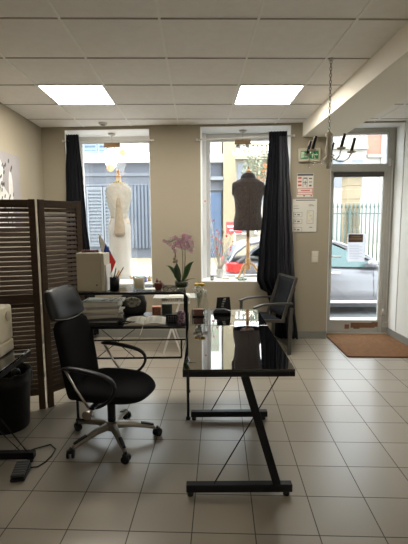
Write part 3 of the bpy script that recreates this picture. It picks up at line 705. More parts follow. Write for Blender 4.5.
# ---------------------------------------------------------------- things on the glass desk
GT = .7355
t = thing('flower_vase', (.015, 3.53, GT+.001), 'clear glass vase with frosted rim at the far end of the glass desk', 'vase')
MB().lathe([(.002,.01),(.022,.01),(.034,.0),(.038,.0),(.024,.03),(.022,.09),(.034,.15),(.036,.17),(.033,.17),(.020,.09),(.002,.03)], n=24, cap=False).build('body', glassv, t)
MB().tube([(.034*cos(2*PI*k/24),.034*sin(2*PI*k/24),.17) for k in range(25)], .003, 6).build('rim', glassv, t)
rose = mat('yellow_rose', (.62,.42,.03), .6, var=.25, vscale=50)
def rosef(x, y, h, lab):
    t = thing('yellow_rose', (.015, 3.53, GT+.001), lab, 'flower', group='yellow roses in the vase')
    MB().tube([(0,0,.03),(x*.3,y*.3,.12),(x,y,h)], .0022, 6).build('stem', leafm, t)
    b = MB()
    for k in range(9):
        a = k*2.4; r = .006+.0018*k
        b.loft([[(x+r*cos(a+q)*s2, y+r*sin(a+q)*s2, h+z) for q in (-.9,-.45,0,.45,.9)] for s2, z in ((.5,0),(1.2,.010),(1.3,.022),(1.0,.032-.001*k))], cap=False, close=False)
    b.ball((x,y,h+.016), .013, 10); b.build('petals', rose, t, solid=.001)
    leaf([(x*.5,y*.5,.17),(x*.9,y,.19),(x*1.5,y,.18)], .014).build('leaf', leafm, t, solid=.001)
rosef(-.012, 0, .225, 'left one of the two yellow roses in the glass vase'); rosef(.033, .0, .225, 'right one of the two yellow roses in the glass vase')
b = MB()
for k in range(26):
    a = k*2.4; h = .19+.012*(k % 4); r = .03+.008*(k % 3)
    b.tube([(0,0,.12),(r*cos(a),r*sin(a)*.6,h)], .001, 4); b.ball((r*cos(a),r*sin(a)*.6,h), .007, 6)
o = tag(b.build('white_filler_flowers', mat('filler_white', (.75,.75,.70), .8)), 'spray of tiny white filler flowers around the yellow roses', 'flowers'); place(o, (.015, 3.53, GT+.001))
t = thing('glass_bottle', (.075, 3.47, GT+.001), 'slim clear glass bottle standing right of the flower vase on the desk', 'bottle')
MB().lathe([(.002,.0),(.024,.0),(.026,.06),(.022,.10),(.013,.13),(.011,.16),(.014,.165)], n=20).build('body', glassv, t)
MB().lathe([(.012,.166),(.015,.168),(.013,.19),(.005,.20)], n=14).build('stopper', white, t)
t = thing('small_box', (.012, 3.34, GT+.001), 'small dark red box in a black stand left of the cables on the glass desk', 'box')
MB().box(-.052, .052, -.03, .03, 0, .008).box(-.052, -.046, -.03, .03, .008, .06).box(.046, .052, -.03, .03, .008, .06).build('stand', blackp, t)
MB().box(-.040, .040, -.024, .024, .0085, .062).build('box', mat('dark_red_box', (.20,.09,.07), .5, var=.2, vscale=30), t, bevel=.002)
t = thing('desk_calendar', (.235, 3.52, GT+.001), 'black tent shaped card with pale print at the far end of the glass desk', 'calendar', .25)
MB().bar((0,-.035,.003),(0,.006,.125),.115,.004).build('front_panel', blackp, t)
MB().bar((0,.045,.003),(0,.008,.125),.115,.004).build('back_panel', blackp, t)
b = MB()
for k, (x0, x1, f) in enumerate(((-.03,-.012,.25),(-.028,-.006,.4),(-.022,.0,.55),(-.015,.012,.7),(-.008,.018,.82),(.0,.022,.9))):
    y = -.035+.041*f-.0035; z = .003+.122*f; b.bar((x0,y,z),(x1,y,z),.001,.008)
b.build('print', mat('calendar_print', (.55,.55,.55), .6), t)
o = MB()
for k in range(3): o.tube([(.0+.01*k,0,.006),(.03,.04,.012+.01*k),(.08,.02,.02),(.12,.05,.012),(.09,.08,.01),(.04,.06,.03)], .006, 6)
tag(o.build('cable_tangle', blackp), 'tangle of black cables on the glass desk left of the black tent card', 'cable'); place(o, (.09, 3.38, GT+.002))
t = thing('stapler', (.215, 3.41, GT+.001), 'low black stapler like gadget lying in front of the black tent card', 'stapler', -.15)
MB().box(-.075, .075, -.02, .02, 0, .012).build('base', blackp, t, bevel=.004)
MB().prism([(-.075,.014),(.07,.014),(.075,.03),(.02,.05),(-.06,.045)], 1, -.017, .017).build('arm', mat('grey_plastic', (.08,.08,.08), .3), t, bevel=.004)

# ---------------------------------------------------------------- white folding table near the wall
t = thing('folding_table', (-.25, 4.72, 0), 'white folding table with crossed legs standing against the wall behind the desk', 'table')
MB().box(-.25, .25, -.15, .15, .66, .672).build('tabletop', mat('table_white', (.45,.44,.41), .6), t, bevel=.004)
b = MB()
for k in range(13): b.box(-.14+.024*k, -.13+.024*k, -.135, .13, .612, .618)
b.box(-.15, .17, -.14, -.134, .60, .625).box(-.15, .17, .13, .136, .60, .66).box(-.15,-.144,-.14,.13,.60,.66).box(.164,.17,-.14,.13,.60,.66)
b.build('wire_rack', white, t)
for y in (-.12, .12):
    for s in (-1, 1): MB().bar((s*.10-.04,y,.012), (-s*.11-.04,y,.655), .02, .02, (0,1,0)).build('leg', white, t)
for x in (-.14, .06): MB().tube([(x,-.12,.012),(x,.12,.012)], .009).build('foot_rail', white, t)
o = MB().box(-.12, .12, -.08, .08, 0, .006).box(-.10, .11, -.07, .075, .006, .012).build('loose_papers', paper); tag(o, 'few loose white sheets lying on the folding table top', 'papers'); place(o, (-.20, 4.70, .676), .1)

# ---------------------------------------------------------------- office chair
leather = mat('black_leather', (.008,.008,.009), .42, var=.15, bump=.15, bscale=150, spec=.4)
fabric = mat('black_fabric', (.004,.004,.0045), .9, spec=.15, var=.2, vscale=60, bump=.3, bscale=300)
champ = mat('champagne_metal', (.27,.24,.20), .35, .85, var=.05)
t = thing('office_chair', (-.60, 2.72, 0), 'black high back office chair with leather headrest, loop arms and five castors', 'office chair')
MB().lathe([(.045,.085),(.05,.09),(.05,.13),(.036,.145)], n=20).build('hub', champ, t)
MB().lathe([(.028,.14),(.028,.27),(.024,.272),(.024,.34),(.045,.35),(.045,.372)], n=20).build('gas_lift', blackp, t)
for k in range(5):
    a = math.radians(9+72*k); ca, sa = cos(a), sin(a)
    pts = [(ca*r, sa*r, z) for r, z in ((.03,.115),(.12,.110),(.22,.088),(.30,.066))]
    rings = []
    for (x, y, z), w_, h in zip(pts, (.050,.044,.036,.028), (.045,.036,.028,.022)):
        rings.append([(x-sa*w_/2*cx_, y+ca*w_/2*cx_, z+h/2*cz_) for cx_, cz_ in ((1,-1),(1,.3),(.6,1),(-.6,1),(-1,.3),(-1,-1))])
    lg = MB().loft(rings, smooth=False).build('base_leg', champ, t, bevel=.004)
    rings = []
    for r, z, w_ in ((.20,.111,.026),(.25,.100,.026),(.29,.089,.020)):
        x, y = ca*r, sa*r; rings.append([(x-sa*w_/2*cx_, y+ca*w_/2*cx_, z+.004*cz_) for cx_, cz_ in ((1,-1),(.8,1),(-.8,1),(-1,-1))])
    MB().loft(rings, smooth=False).build('foot_grip', blackp, lg)
    cs = MB(); cx0, cy0 = ca*.315, sa*.315
    cs.tube([(cx0,cy0,.05),(cx0,cy0,.072)], .008)
    th = a+.9; tx, ty = -sin(th), cos(th)
    for s in (-1, 1): cs.tube([(cx0+tx*s*.008,cy0+ty*s*.008,.028),(cx0+tx*s*.024,cy0+ty*s*.024,.028)], .027, 16)
    cs.lathe([(.022,.040),(.026,.050),(.016,.060)], (cx0,cy0,0), 12)
    cs.build('caster', blackp, t)
CR = math.radians(-12)
def CRot(p): return Vector((p[0]*cos(CR)-p[1]*sin(CR), p[0]*sin(CR)+p[1]*cos(CR), p[2]))
# seat: x forward
def rr(cx, cy, hx, hy, z, n=32, p=.55):
    r = []
    for i in range(n):
        a = 2*PI*i/n; c_, s_ = cos(a), sin(a)
        r.append(CRot((cx+hx*math.copysign(abs(c_)**p, c_), cy+hy*math.copysign(abs(s_)**p, s_), z)))
    return r
def seatz(x): return -.05*max(0, (x-.12)/.18)**2
rings = []
for z, k in ((.385,.80),(.395,.93),(.42,1.0),(.445,.99),(.462,.92),(.468,.75),(.466,.4),(.465,.05)):
    ring = rr(.045, -.055, .265*k, .250*k, z)
    rings.append([Vector((p.x, p.y, p.z+seatz(p.x)*(1 if z > .4 else .3))) for p in ring])
MB().loft(rings).build('seat', fabric, t, sub=1)
MB().box(-.14, .14, -.13, .06, .365, .383).build('tilt_mechanism', blackp, t, bevel=.006)
kn = MB().tube([CRot((.0,-.13,.365)), CRot((.01,-.345,.362))], .009).build('tilt_rod', chrome, t)
MB().tube([CRot((.01,-.345,.362)), CRot((.01,-.385,.362))], .028, 18).build('tilt_knob', champ, t, bevel=.004)
# backrest, leaning back: panel in y-z plane
def backpt(h, y, d):   # h 0..1 from the seat up, d depth
    z = .36+h*.745; x = -.185-.165*h-.04*sin(h*PI*.9)*-1+.02*(1-h)
    return CRot((x+d, y-.055, z))
rings = []
for h, hw in ((0,.15),(.03,.195),(.12,.212),(.35,.218),(.6,.210),(.715,.201)):
    rings.append([backpt(h, hw*yy, dd*(1 if h > .01 else .5)) for yy, dd in ((-1,-.02),(-.97,.022),(-.8,.038),(-.4,.034),(0,.03),(.4,.034),(.8,.038),(.97,.022),(1,-.02),(.8,-.035),(0,-.04),(-.8,-.035))])
MB().loft(rings).build('backrest', fabric, t, sub=1)
rings = []
for h, hw, k in ((.70,.200,1),(.735,.200,1.0),(.80,.197,1.05),(.88,.188,1.05),(.93,.176,.95),(.96,.160,.75),(.975,.13,.4)):
    rings.append([backpt(h, hw*yy, dd*k) for yy, dd in ((-1,-.02),(-.97,.022),(-.8,.040),(-.4,.036),(0,.032),(.4,.036),(.8,.040),(.97,.022),(1,-.02),(.8,-.035),(0,-.04),(-.8,-.035))])
hr = MB().loft(rings).build('headrest', leather, t, sub=1)
MB().tube([backpt(.705+.035*abs(yy)**2, .205*yy, .043-.012*abs(yy)**3) for yy in [-1+k/10 for k in range(21)]], .0022, 6).build('stitching', mat('stitch', (.28,.27,.26), .6), hr)
MB().bar(CRot((-.12,-.035,.372)), backpt(.12, 0, -.055), .07, .012).bar(backpt(.12, 0, -.052), backpt(.5, 0, -.05), .07, .012).build('back_bracket', blackp, t)
for s in (-1, 1):
    y = s*.280-.055
    arm = [(-.175,y,.625),(-.10,y,.630),(-.0,y,.618),(.10,y,.600),(.160,y,.575),(.185,y,.53),(.165,y,.47),(.115,y,.42),(.04,y,.385)]
    pts = [CRot(p) for p in arm]
    rings = []
    for i, p in enumerate(pts):
        d = (pts[min(i+1,8)]-pts[max(i-1,0)]).normalized(); a = Vector((0,1,0)); a = CRot(a); n_ = a.cross(d).normalized()
        w_ = (.018,.024,.026,.024,.02,.017,.016,.016,.016)[i]; h = (.010,.014,.014,.013,.012,.011,.011,.011,.011)[i]
        rings.append([p+a*w_*cos(q)+n_*h*sin(q) for q in [2*PI*k/12 for k in range(12)]])
    ar = MB().loft(rings).build('armrest', blackp, t, sub=1)
    MB().tube([CRot((-.145,y,.62)), CRot((-.075,y,.50)), CRot((.005,y,.385))], .0075, 10).build('arm_strut', chrome, ar)
    MB().bar(CRot((.02,y,.385)), CRot((.02,s*.15-.035,.378)), .035, .014).build('arm_bracket', blackp, t)

# ---------------------------------------------------------------- armchair by the window
alu = mat('grey_aluminium', (.085,.08,.072), .45, .4, var=.08); mesht = mat('dark_textile', (.010,.012,.016), .8, spec=.2, var=.3, vscale=20, bump=.3, bscale=250)
t = thing('armchair', (.79, 4.71, 0), 'grey metal garden armchair with black textile seat beside the long curtain', 'armchair', math.radians(13))
for s, y in ((-1,-.235),(1,.235)):
    MB().bar((.215,y,0), (.235,y,.55), .045, .028, (0,1,0)).build('rear_leg', alu, t, bevel=.004)
    MB().bar((-.21,y,0), (-.20,y,.575), .032, .026, (0,1,0)).build('front_leg', alu, t, bevel=.004)
    b = MB(); pts = [(-.225,.570),(-.12,.600),(.05,.606),(.25,.596)]
    b.loft([[(x,y-.022,z-.01),(x,y+.022,z-.01),(x,y+.022,z+.01),(x,y-.022,z+.01)] for x, z in pts], smooth=False); b.build('armrest', alu, t, bevel=.004)
    MB().bar((.13,y*.93,.38), (.30,y*.93,.885), .034, .022, (0,1,0)).build('back_post', alu, t, bevel=.003)
    MB().bar((-.20,y*.93,.425), (.16,y*.93,.395), .022, .034).build('seat_rail', alu, t, bevel=.003)
MB().bar((.298,-.23,.88), (.298,.23,.88), .02, .024).build('top_rail', alu, t, bevel=.003)
MB().bar((-.20,-.22,.42), (-.20,.22,.42), .02, .03).build('front_rail', alu, t, bevel=.003)
MB().bar((.22,-.23,.10), (.22,.23,.10), .02, .02).build('stretcher', alu, t)
rings = []
for k in range(9):
    f = k/8; x = .155+.135*f; z = .44+.43*f; sag = .02*sin(PI*f); rings.append([(x+sag, yy, z) for yy in (-.205,-.1,0,.1,.205)])
MB().loft(rings, cap=False, close=False).build('back_sling', mesht, t, solid=.005)
rings = []
for k in range(9):
    f = k/8; x = -.19+.34*f; z = .435-.035*f-.02*sin(PI*f); rings.append([(x, yy, z-.008*cos(yy*7)) for yy in (-.205,-.1,0,.1,.205)])
MB().loft(rings, cap=False, close=False).build('seat_sling', mesht, t, solid=.005)

# ---------------------------------------------------------------- door mat
t = thing('doormat', (2.12, 4.90, 0), 'brown coir doormat on the floor in front of the glass door', 'doormat')
coir = mat('coir', (.20,.092,.033), 1, var=.45, vscale=26, bump=1, bscale=260)
pts = [(1.70,4.42),(2.555,4.36),(2.555,5.32),(1.73,5.36)]
MB().prism([(x-2.12, y-4.90) for x, y in pts], 2, .001, .016).build('pile', coir, t, bevel=.004)
b = MB()
for i in range(4): p, q = pts[i], pts[(i+1) % 4]; b.bar((p[0]-2.12,p[1]-4.9,.007), (q[0]-2.12,q[1]-4.9,.007), .014, .012)
b.build('binding', mat('mat_binding', (.09,.04,.02), .9), t)

# ---------------------------------------------------------------- bin, pedal, sewing machine
t = thing('waste_bin', (-1.42, 2.945, 0), 'round black waste bin standing beside the folding screen under the sewing table', 'bin')
MB().lathe([(.14,0),(.145,.01),(.168,.40),(.173,.41),(.170,.425),(.162,.41),(.135,.02),(.01,.015)], n=32, cap=False).build('body', mat('bin_black', (.004,.004,.004), .4, spec=.25), t)
random.seed(2)
rings = []
for r, z in ((.150,.30),(.158,.40),(.170,.435),(.181,.425),(.183,.36),(.180,.345)):
    rings.append([((r+random.uniform(-.003,.003))*cos(2*PI*k/40), (r+random.uniform(-.003,.003))*sin(2*PI*k/40), z+random.uniform(-.01,.01)) for k in range(40)])
MB().loft(rings, cap=False).build('bin_bag', mat('bag_plastic', (.006,.006,.006), .3, spec=.3), t)
for k, a in enumerate((.2, 1.3)):
    MB().lathe([(.02,0),(.035,.03),(.03,.06),(.008,.075)], (.07*cos(a)*1, .05*sin(a), .37), 12).build('crumpled_waste', mat('waste_dark', (.02,.02,.02), .3, var=.5, vscale=60), t)
t = thing('foot_pedal', (-1.07, 2.325, 0), 'black sewing machine foot pedal lying on the floor tiles', 'foot pedal', math.radians(6))
MB().prism([(-.075,.004),(.075,.004),(.075,.04),(-.065,.02)], 0, -.042, .042).build('base', blackp, t, bevel=.006)
tt = t.children[-1]
MB().box(-.038, .038, -.07, .06, .0, .012, R=Matrix.Rotation(math.radians(10), 3, 'X'), o=(0,0,.042)).build('tread', mat('tread', (.03,.03,.03), .3), t, bevel=.004)
b = MB()
for k in range(6): b.box(-.034, .034, -.055+.02*k, -.05+.02*k, .012, .015, R=Matrix.Rotation(math.radians(10), 3, 'X'), o=(0,0,.042))
b.build('ribs', mat('tread_rib', (.12,.12,.12), .3), t)
o = MB().tube([(-1.035,2.385,.012),(-1.0,2.40,.006),(-.97,2.45,.006),(-.955,2.52,.006),(-.955,2.60,.006),(-1.01,2.66,.006),(-1.08,2.62,.006),(-1.16,2.56,.006)], .0045, 6)
tag(o.build('pedal_cable', blackp), 'thin black cable looping on the floor from the foot pedal', 'cable')
o = MB().tube([(-1.42,2.40,.76),(-1.41,2.52,.75),(-1.38,2.55,.45),(-1.30,2.56,.16),(-1.18,2.58,.006)], .0035, 6); tag(o.build('machine_cable', blackp), 'thin black cable hanging down from the sewing table to the floor', 'cable')
t = thing('sewing_machine', (-1.245, 2.395, GT+.001), 'cream sewing machine cut by the left edge of the photo', 'sewing machine')
cream = mat('cream_enamel', (.68,.62,.47), .3, var=.03, coat=.3)
MB().box(-.30, .11, -.09, .09, 0, .075).build('base', cream, t, bevel=.012, seg=3)
MB().box(.0, .11, -.088, .088, .0755, .287).build('column', cream, t, bevel=.015, seg=3)
MB().prism([(-.30,.19),(-.001,.19),(-.001,.283),(-.28,.283),(-.30,.27)], 1, -.08, .08).build('upper_arm', cream, t, bevel=.012, seg=3)
MB().tube([(.1105,.02,.225),(.122,.02,.225)], .030, 24).build('hand_wheel', mat('cream_dark', (.50,.45,.33), .4), t, bevel=.004)
MB().box(-.29, -.20, -.07, .07, .13, .19).build('needle_head', cream, t, bevel=.01)
MB().tube([(-.245,0,.13),(-.245,0,.08)], .004).build('needle_bar', chrome, t)
MB().tube([(.05,-.0885,.16),(.05,-.100,.16)], .022, 18).build('stitch_dial', mat('dial_dark', (.2,.15,.06), .4), t)
MB().box(.0, .10, -.0915, -.0905, .02, .028).build('trim_line', mat('line_grey', (.3,.28,.24), .5), t)

# ---------------------------------------------------------------- chandelier
t = thing('chandelier', (1.033, 3.24, CE), 'cream chandelier with black candles hanging on a long chain from the ceiling', 'chandelier')
crm = mat('antique_cream', (.55,.50,.40), .55, var=.15, vscale=40)
b = MB()
zc = -.012; k = 0
while zc > -.53:
    a = (k % 2)*PI/2
    b.tube([(.008*cos(q)*cos(a), .008*cos(q)*sin(a), zc-.014+.015*sin(q)) for q in [2*PI*j/10 for j in range(11)]], .0026, 5, cap=False)
    zc -= .024; k += 1
b.build('chain', mat('chain_metal', (.20,.17,.13), .5, .3), t)
MB().lathe([(.02,-.012),(.02,0)], n=12).tube([(.012,0,-.005),(.0,0,-.02),(-.01,0,-.008)], .002).build('ceiling_hook', chrome, t)
MB().lathe([(.004,-.82),(.014,-.81),(.018,-.795),(.010,-.78),(.026,-.765),(.030,-.74),(.016,-.72),(.022,-.70),(.026,-.66),(.018,-.62),(.016,-.58),(.026,-.565),(.028,-.555),(.012,-.54),(.004,-.53)], n=18).build('turned_column', crm, t)
for i in range(5):
    a = math.radians(-5+72*i); ca, sa = cos(a), sin(a); R_ = .175
    pts = [(ca*r, sa*r, z) for r, z in ((.02,-.72),(.06,-.755),(.11,-.765),(.15,-.745),(R_,-.70))]
    arm = MB().tube(pts, .0045, 6).build('arm', crm, t)
    MB().lathe([(.006,-.702),(.030,-.695),(.034,-.688),(.010,-.684)], (ca*R_,sa*R_,0), 16).build('drip_tray', crm, arm)
    lean = .022
    MB().tube([(ca*R_,sa*R_,-.684),(ca*R_+lean,sa*R_,-.588)], .0115, 12).build('candle', mat('black_candle', (.012,.011,.011), .5), arm)
    b = MB(); x, y = ca*R_, sa*R_
    for m2 in range(3): b.ball((x*.93, y*.93, -.715-.02*m2), .006, 8)
    b.lathe([(.001,-.80),(.009,-.785),(.004,-.765)], (x*.93,y*.93,0), 8)
    b.build('crystal_drop', glassv, arm)
for i in range(5):
    a = math.radians(30+72*i); b = MB()
    for m2 in range(5):
        f = m2/4; b.ball((cos(a)*(.03+.10*f), sin(a)*(.03+.10*f), -.72-.05*sin(PI*f)-.01*f), .005, 6)
    b.build('bead_chain', glassv, t)

# notice on the door glass
t = thing('door_notice', W(2.122, .262, .985), 'white paper notice with a dark picture taped on the glass door', 'notice', WA)
MB().box(-.115, .115, 0, .0015, 0, .375).build('sheet', translucent(mat('notice_paper', (.85,.86,.90), .8), .5), t)
MB().box(-.108, .085, -.001, 0, .262, .368).build('photo', mat('notice_photo', (.09,.05,.03), .6, var=.5, vscale=40), t)
MB().box(-.095, .07, -.002, -.001, .30, .312).box(-.07, .05, -.002, -.001, .33, .338).build('photo_detail', mat('notice_lines', (.25,.18,.10), .6), t)
b = MB()
for k in range(9): b.box(-.09, .04+.04*(k % 2), -.001, 0, .22-.022*k, .225-.022*k)
b.build('text_lines', mat('notice_text', (.48,.5,.55), .6), t)

# ---------------------------------------------------------------- the street
G = -.15
pave = mat('pavement', (.60,.58,.54), .8, var=.15, vscale=3, bump=.3, bscale=20); asph = mat('asphalt', (.10,.105,.11), .85, var=.2, vscale=6, bump=.4, bscale=60)
sun_pave = mat('far_pavement', (.25,.21,.14), .8, var=.15, vscale=3)
MB().box(-20, 24, 5.66, 6.55, G-.2, G+.06).build('ground_pavement', pave)['kind'] = 'structure'
MB().box(-20, 24, 6.55, 6.72, G-.2, G+.065).build('ground_kerb', mat('kerb', (.5,.49,.46), .8))['kind'] = 'structure'
MB().box(-20, 24, 6.72, 12.2, G-.2, G).build('ground_road', asph)['kind'] = 'structure'
MB().box(-20, 30, 12.2, 45, G-.2, G+.02).build('ground_far_pavement', sun_pave)['kind'] = 'structure'

def car(loc, name, col, lab, mirror=1):
    t = thing(name, loc, lab, 'car')
    body = mat(name+'_paint_%d' % int(col[0]*100), col, .3, .1, var=.02, coat=.3); gl = mat('car_glass', (.05,.10,.10), .05, spec=.6); rub = mat('tyre', (.015,.015,.015), .7); tr = mat('car_trim', (.03,.03,.032), .5); tl = mat('car_tail_light', (.55,.02,.02), .2, coat=.6)
    # body shell: sections along x (0 rear .. 4.15 front): (x, half width, z low, z belt)
    secs = [(0,.62,.36,.86),(.05,.74,.28,.97),(.22,.82,.22,.98),(.8,.86,.20,.96),(1.6,.87,.19,.90),(2.3,.87,.19,.86),(2.7,.87,.20,.83),(3.1,.85,.22,.79),(3.5,.80,.26,.74),(3.75,.70,.30,.66),(3.85,.55,.38,.56)]
    rings = []
    for x, hw, z0, z1 in interp(secs, 3):
        rings.append([(x, 1+hw*a, z0+(z1-z0)*c) for a, c in ((-.90,0),(-.985,.15),(-1,.40),(-.985,.62),(-1,.74),(-.955,.93),(-.88,1),(0,1.04),(.88,1),(.955,.93),(1,.74),(1,.40),(.985,.15),(.9,0))])
    b = MB().loft(rings); b.build('body', body, t)
    # roof and greenhouse
    gh = [(.05,.0,.97),(.20,.5,1.17),(.40,.88,1.30),(.80,.96,1.37),(1.30,1.0,1.385),(1.80,1.0,1.36),(2.10,.95,1.30),(2.45,.72,1.15),(2.90,.0,.86)]
    rings = []
    for x, f, zt in interp(gh, 3):
        zb = .90; hw = .80-.17*max(0, (zt-.9)/.48); rings.append([(x, 1-hw, zt-.03), (x, 1-hw*.86, zt), (x, 1, zt+.02), (x, 1+hw*.86, zt), (x, 1+hw, zt-.03)])
    MB().loft(rings, cap=False, close=False).build('roof', body, t, solid=.03)
    # side windows (both sides), slightly inset
    for s, nm in ((-1, 'near'), (1, 'far')):
        def sp(x, z): return (x, 1+s*(.835-.20*max(0, (z-.9))/.48), z)
        b = MB()
        polys = [[(.62,.94),(.85,1.25),(1.38,1.31),(1.38,.90)], [(1.46,.89),(1.46,1.315),(1.92,1.275),(2.38,1.07),(2.70,.86)]]
        for P_ in polys:
            b.loft([[sp(x, z) for x, z in P_], [(x, y-s*.02, z) for x, y, z in [sp(x, z) for x, z in P_]]], smooth=False)
        b.build('side_glass', gl, t)
        b = MB()
        for (p, q, w_) in (((.20,.97),(.66,1.29),.14),((1.42,.92),(1.42,1.33),.07),((.66,1.30),(1.4,1.355),.05),((1.4,1.355),(2.0,1.30),.05),((1.96,1.31),(2.86,.88),.06)):
            b.bar(sp(*p), sp(*q), .03, w_, (0,s,0))
        b.build('window_pillars', body, t)
        MB().bar((2.50,1+s*.84,.90), (2.52,1+s*1.0,.93), .05, .06).ball((2.55,1+s*.98,.945), .09, 14, 1.1, .9, .7).build('door_mirror', body, t)
        MB().ball((2.60,1+s*.965,.88), .07, 12, 1, .9, .6).build('mirror_base', tr, t)
        MB().bar((1.55,1+s*.885,.77), (2.03,1+s*.885,.785), .02, .03).build('door_handle', chrome, t)
        b = MB().bar((.95,1+s*.875,.26), (2.75,1+s*.875,.245), .03, .045); b.build('sill_strip', mat('bright_strip', (.6,.6,.6), .3), t)
        b = MB().bar((.9,1+s*.82,.19), (2.85,1+s*.82,.19), .04, .09); b.build('sill', tr, t)
        b = MB()
        for x in (1.42, 2.66): b.bar((x,1+s*.874,.30), (x-.03,1+s*.862,.88), .004, .008, (1,0,0))
        b.build('door_gap', tr, t)
        for x in (.70, 3.16):
            wh = MB().tube([(x,1+s*.70,.31),(x,1+s*.885,.31)], .31, 28).build('wheel', rub, t)
            MB().tube([(x,1+s*.885,.31),(x,1+s*.895,.31)], .20, 20).build('rim', chrome, wh)
        tlm = MB().loft([[(x, y, z) for x, y, z in r] for r in [[(-.01,1+s*.45,.80),(-.01,1+s*.45,.95),(.0,1+s*.77,.97),(-.005,1+s*.77,.78)], [(.24,1+s*.60,.86),(.24,1+s*.60,.98),(.36,1+s*.87,.95),(.22,1+s*.87,.76)]]], smooth=False)
        tlm.build('tail_light', tl, t, bevel=.045, seg=3)
    MB().loft([[(.03,1-.66,1.0),(.03,1+.66,1.0),(.34,1+.60,1.27),(.34,1-.60,1.27)], [(.055,1-.66,.98),(.055,1+.66,.98),(.365,1+.60,1.25),(.365,1-.60,1.25)]], smooth=False).build('rear_glass', gl, t)
    MB().loft([[(2.84,1-.70,.89),(2.84,1+.70,.89),(2.08,1+.60,1.28),(2.08,1-.60,1.28)], [(2.86,1-.70,.91),(2.86,1+.70,.91),(2.10,1+.60,1.31),(2.10,1-.60,1.31)]], smooth=False).build('windscreen', gl, t)
    MB().box(.02, .10, .45, 1.55, .34, .50).build('rear_bumper_insert', tr, t)
    return t
car((.53, 7.05, G), 'silver_hatchback', (.14,.138,.15), 'silver hatchback parked on the street outside the glass door and jacket window')
for o in list(bpy.data.objects):
    if o.name == 'silver_hatchback': o.name = 'car'
car((-4.80, 7.10, G), 'white_car', (.80,.80,.80), 'white car parked on the street outside the white dress window')
for o in list(bpy.data.objects):
    if o.name == 'white_car': o.name = 'car'

# grey building across, left
t = thing('building', (-6, 20, G), 'blue grey building across the street with corrugated door and louvred shutters', 'building')
bg = mat('facade_bluegrey', (.085,.09,.105), .8, var=.06, vscale=1); bw = mat('facade_white', (.82,.82,.80), .8); shb = mat('shutter_blue', (.13,.18,.25), .6, var=.05); shl = mat('shutter_pale', (.135,.145,.16), .6)
MB().box(-10, 7.25, 0, 6, 0, 4.56).build('lower_wall', bg, t)
MB().box(-10, 7.25, 0, 6, 4.9, 9).build('upper_wall', bw, t)
MB().box(-10, 7.3, -.35, 6, 4.56, 4.9).build('ledge', bw, t)
MB().box(-10, 4.8, -.06, 0, 3.95, 4.1).box(-10, 4.8, -.05, 0, 3.5, 3.58).build('band_moulding', mat('facade_moulding', (.12,.125,.14), .8), t)
b = MB()
x = 2.2
while x < 4.7: b.box(x, x+.10, -.14, -.04, .5, 3.5); x += .17
b.box(2.1, 4.8, -.05, -.001, .5, 3.52); b.build('corrugated_door', mat('corrugated', (.075,.086,.108), .5), t)
def louvre(x0, x1, z0, z1, m, dz=.16):
    b = MB(); b.box(x0, x0+.08, -.1, -.001, z0, z1).box(x1-.08, x1, -.1, -.001, z0, z1).box(x0+.08, x1-.08, -.1, -.001, z0, z0+.1).box(x0+.08, x1-.08, -.1, -.001, z1-.1, z1)
    z = z0+.12
    while z < z1-.15: b.box(x0+.08, x1-.08, -.09, -.02, z, z+dz*.45, R=None); z += dz
    b.box(x0+.08, x1-.08, -.02, -.001, z0+.1, z1-.1)
    b.build('shutter', m, t)
for x0 in (-.2, .75, 1.55): 
    louvre(x0+.02, x0+.78, .6, 3.45, shl)
for x0, x1 in ((.7,1.35),(1.4,2.05),(3.75,4.4),(4.45,5.1)): louvre(x0, x1, 4.92+.1, 7.2, shb, .22)
for x0, x1 in ((-3,-1.2),(-6,-4)): MB().box(x0, x1, -.03, -.001, 1.2, 3.3).build('window', mat('far_window', (.12,.14,.17), .2), t)
# right half seen through the jacket window
MB().box(6.48, 7.28, -.55, -.01, 3.70, 3.86).build('canopy', mat('canopy_grey', (.16,.165,.18), .6), t)
MB().box(6.45, 7.3, -.08, -.001, 3.25, 3.70).build('fascia', mat('fascia_grey', (.11,.115,.13), .7), t)
MB().box(6.52, 7.22, -.06, -.001, .05, 3.15).box(6.85, 6.88, -.08, -.06, .05, 3.1).box(6.55, 7.2, -.08, -.06, 2.2, 2.25).build('blue_door', mat('door_blue', (.06,.095,.16), .6), t)
wf = MB().box(6.56, 7.2, -.06, -.001, 4.95, 6.6).build('window_surround', bw, t)
MB().box(6.66, 7.1, -.07, -.06, 5.05, 6.5).build('window_pane', mat('far_pane', (.30,.30,.22), .3, var=.2, vscale=6), wf)
MB().box(7.3, 7.85, -.5, 6, 0, 9).build('stone_pier', mat('yellow_stone', (.25,.205,.13), .85, var=.2, vscale=3, bump=.5, bscale=8), t)
# ornate pale building beyond, behind the jacket
t = thing('ornate_building', (5, 30, G), 'pale stone building with balustrade and tall windows far behind the jacket window', 'building')
ps = mat('pale_stone', (.27,.24,.19), .85, var=.12, vscale=1.5)
MB().box(-2.6, 3.0, 0, 5, 0, 6.2).build('wall', ps, t)
MB().box(-2.8, 3.2, -.5, 5.2, 6.2, 6.6).box(-2.7, 3.1, -.3, 0, 4.2, 4.4).build('cornice', ps, t)
b = MB()
for k in range(18): b.lathe([(.08,0),(.12,.2),(.06,.5),(.09,.6)], (-2.5+.32*k, -.15, 6.6), 8)
b.box(-2.7, 3.1, -.3, .05, 7.2, 7.35); b.build('balustrade', ps, t)
for k, x in enumerate((-2.0, -.6, .8, 2.1)):
    wn_ = MB().box(x-.12, x+.92, -.12, -.001, .9, 3.9).build('window', bw, t)
    MB().box(x, x+.8, -.14, -.121, 1.0, 3.75).build('pane', mat('far_pane_dark', (.14,.15,.17), .2), wn_)
    MB().box(x, x+.8, -.05, -.001, 4.7, 6.0).build('upper_window', mat('orange_blind', (.40,.15,.06), .7) if k == 1 else mat('far_pane_dark', (.14,.15,.17), .2), t)
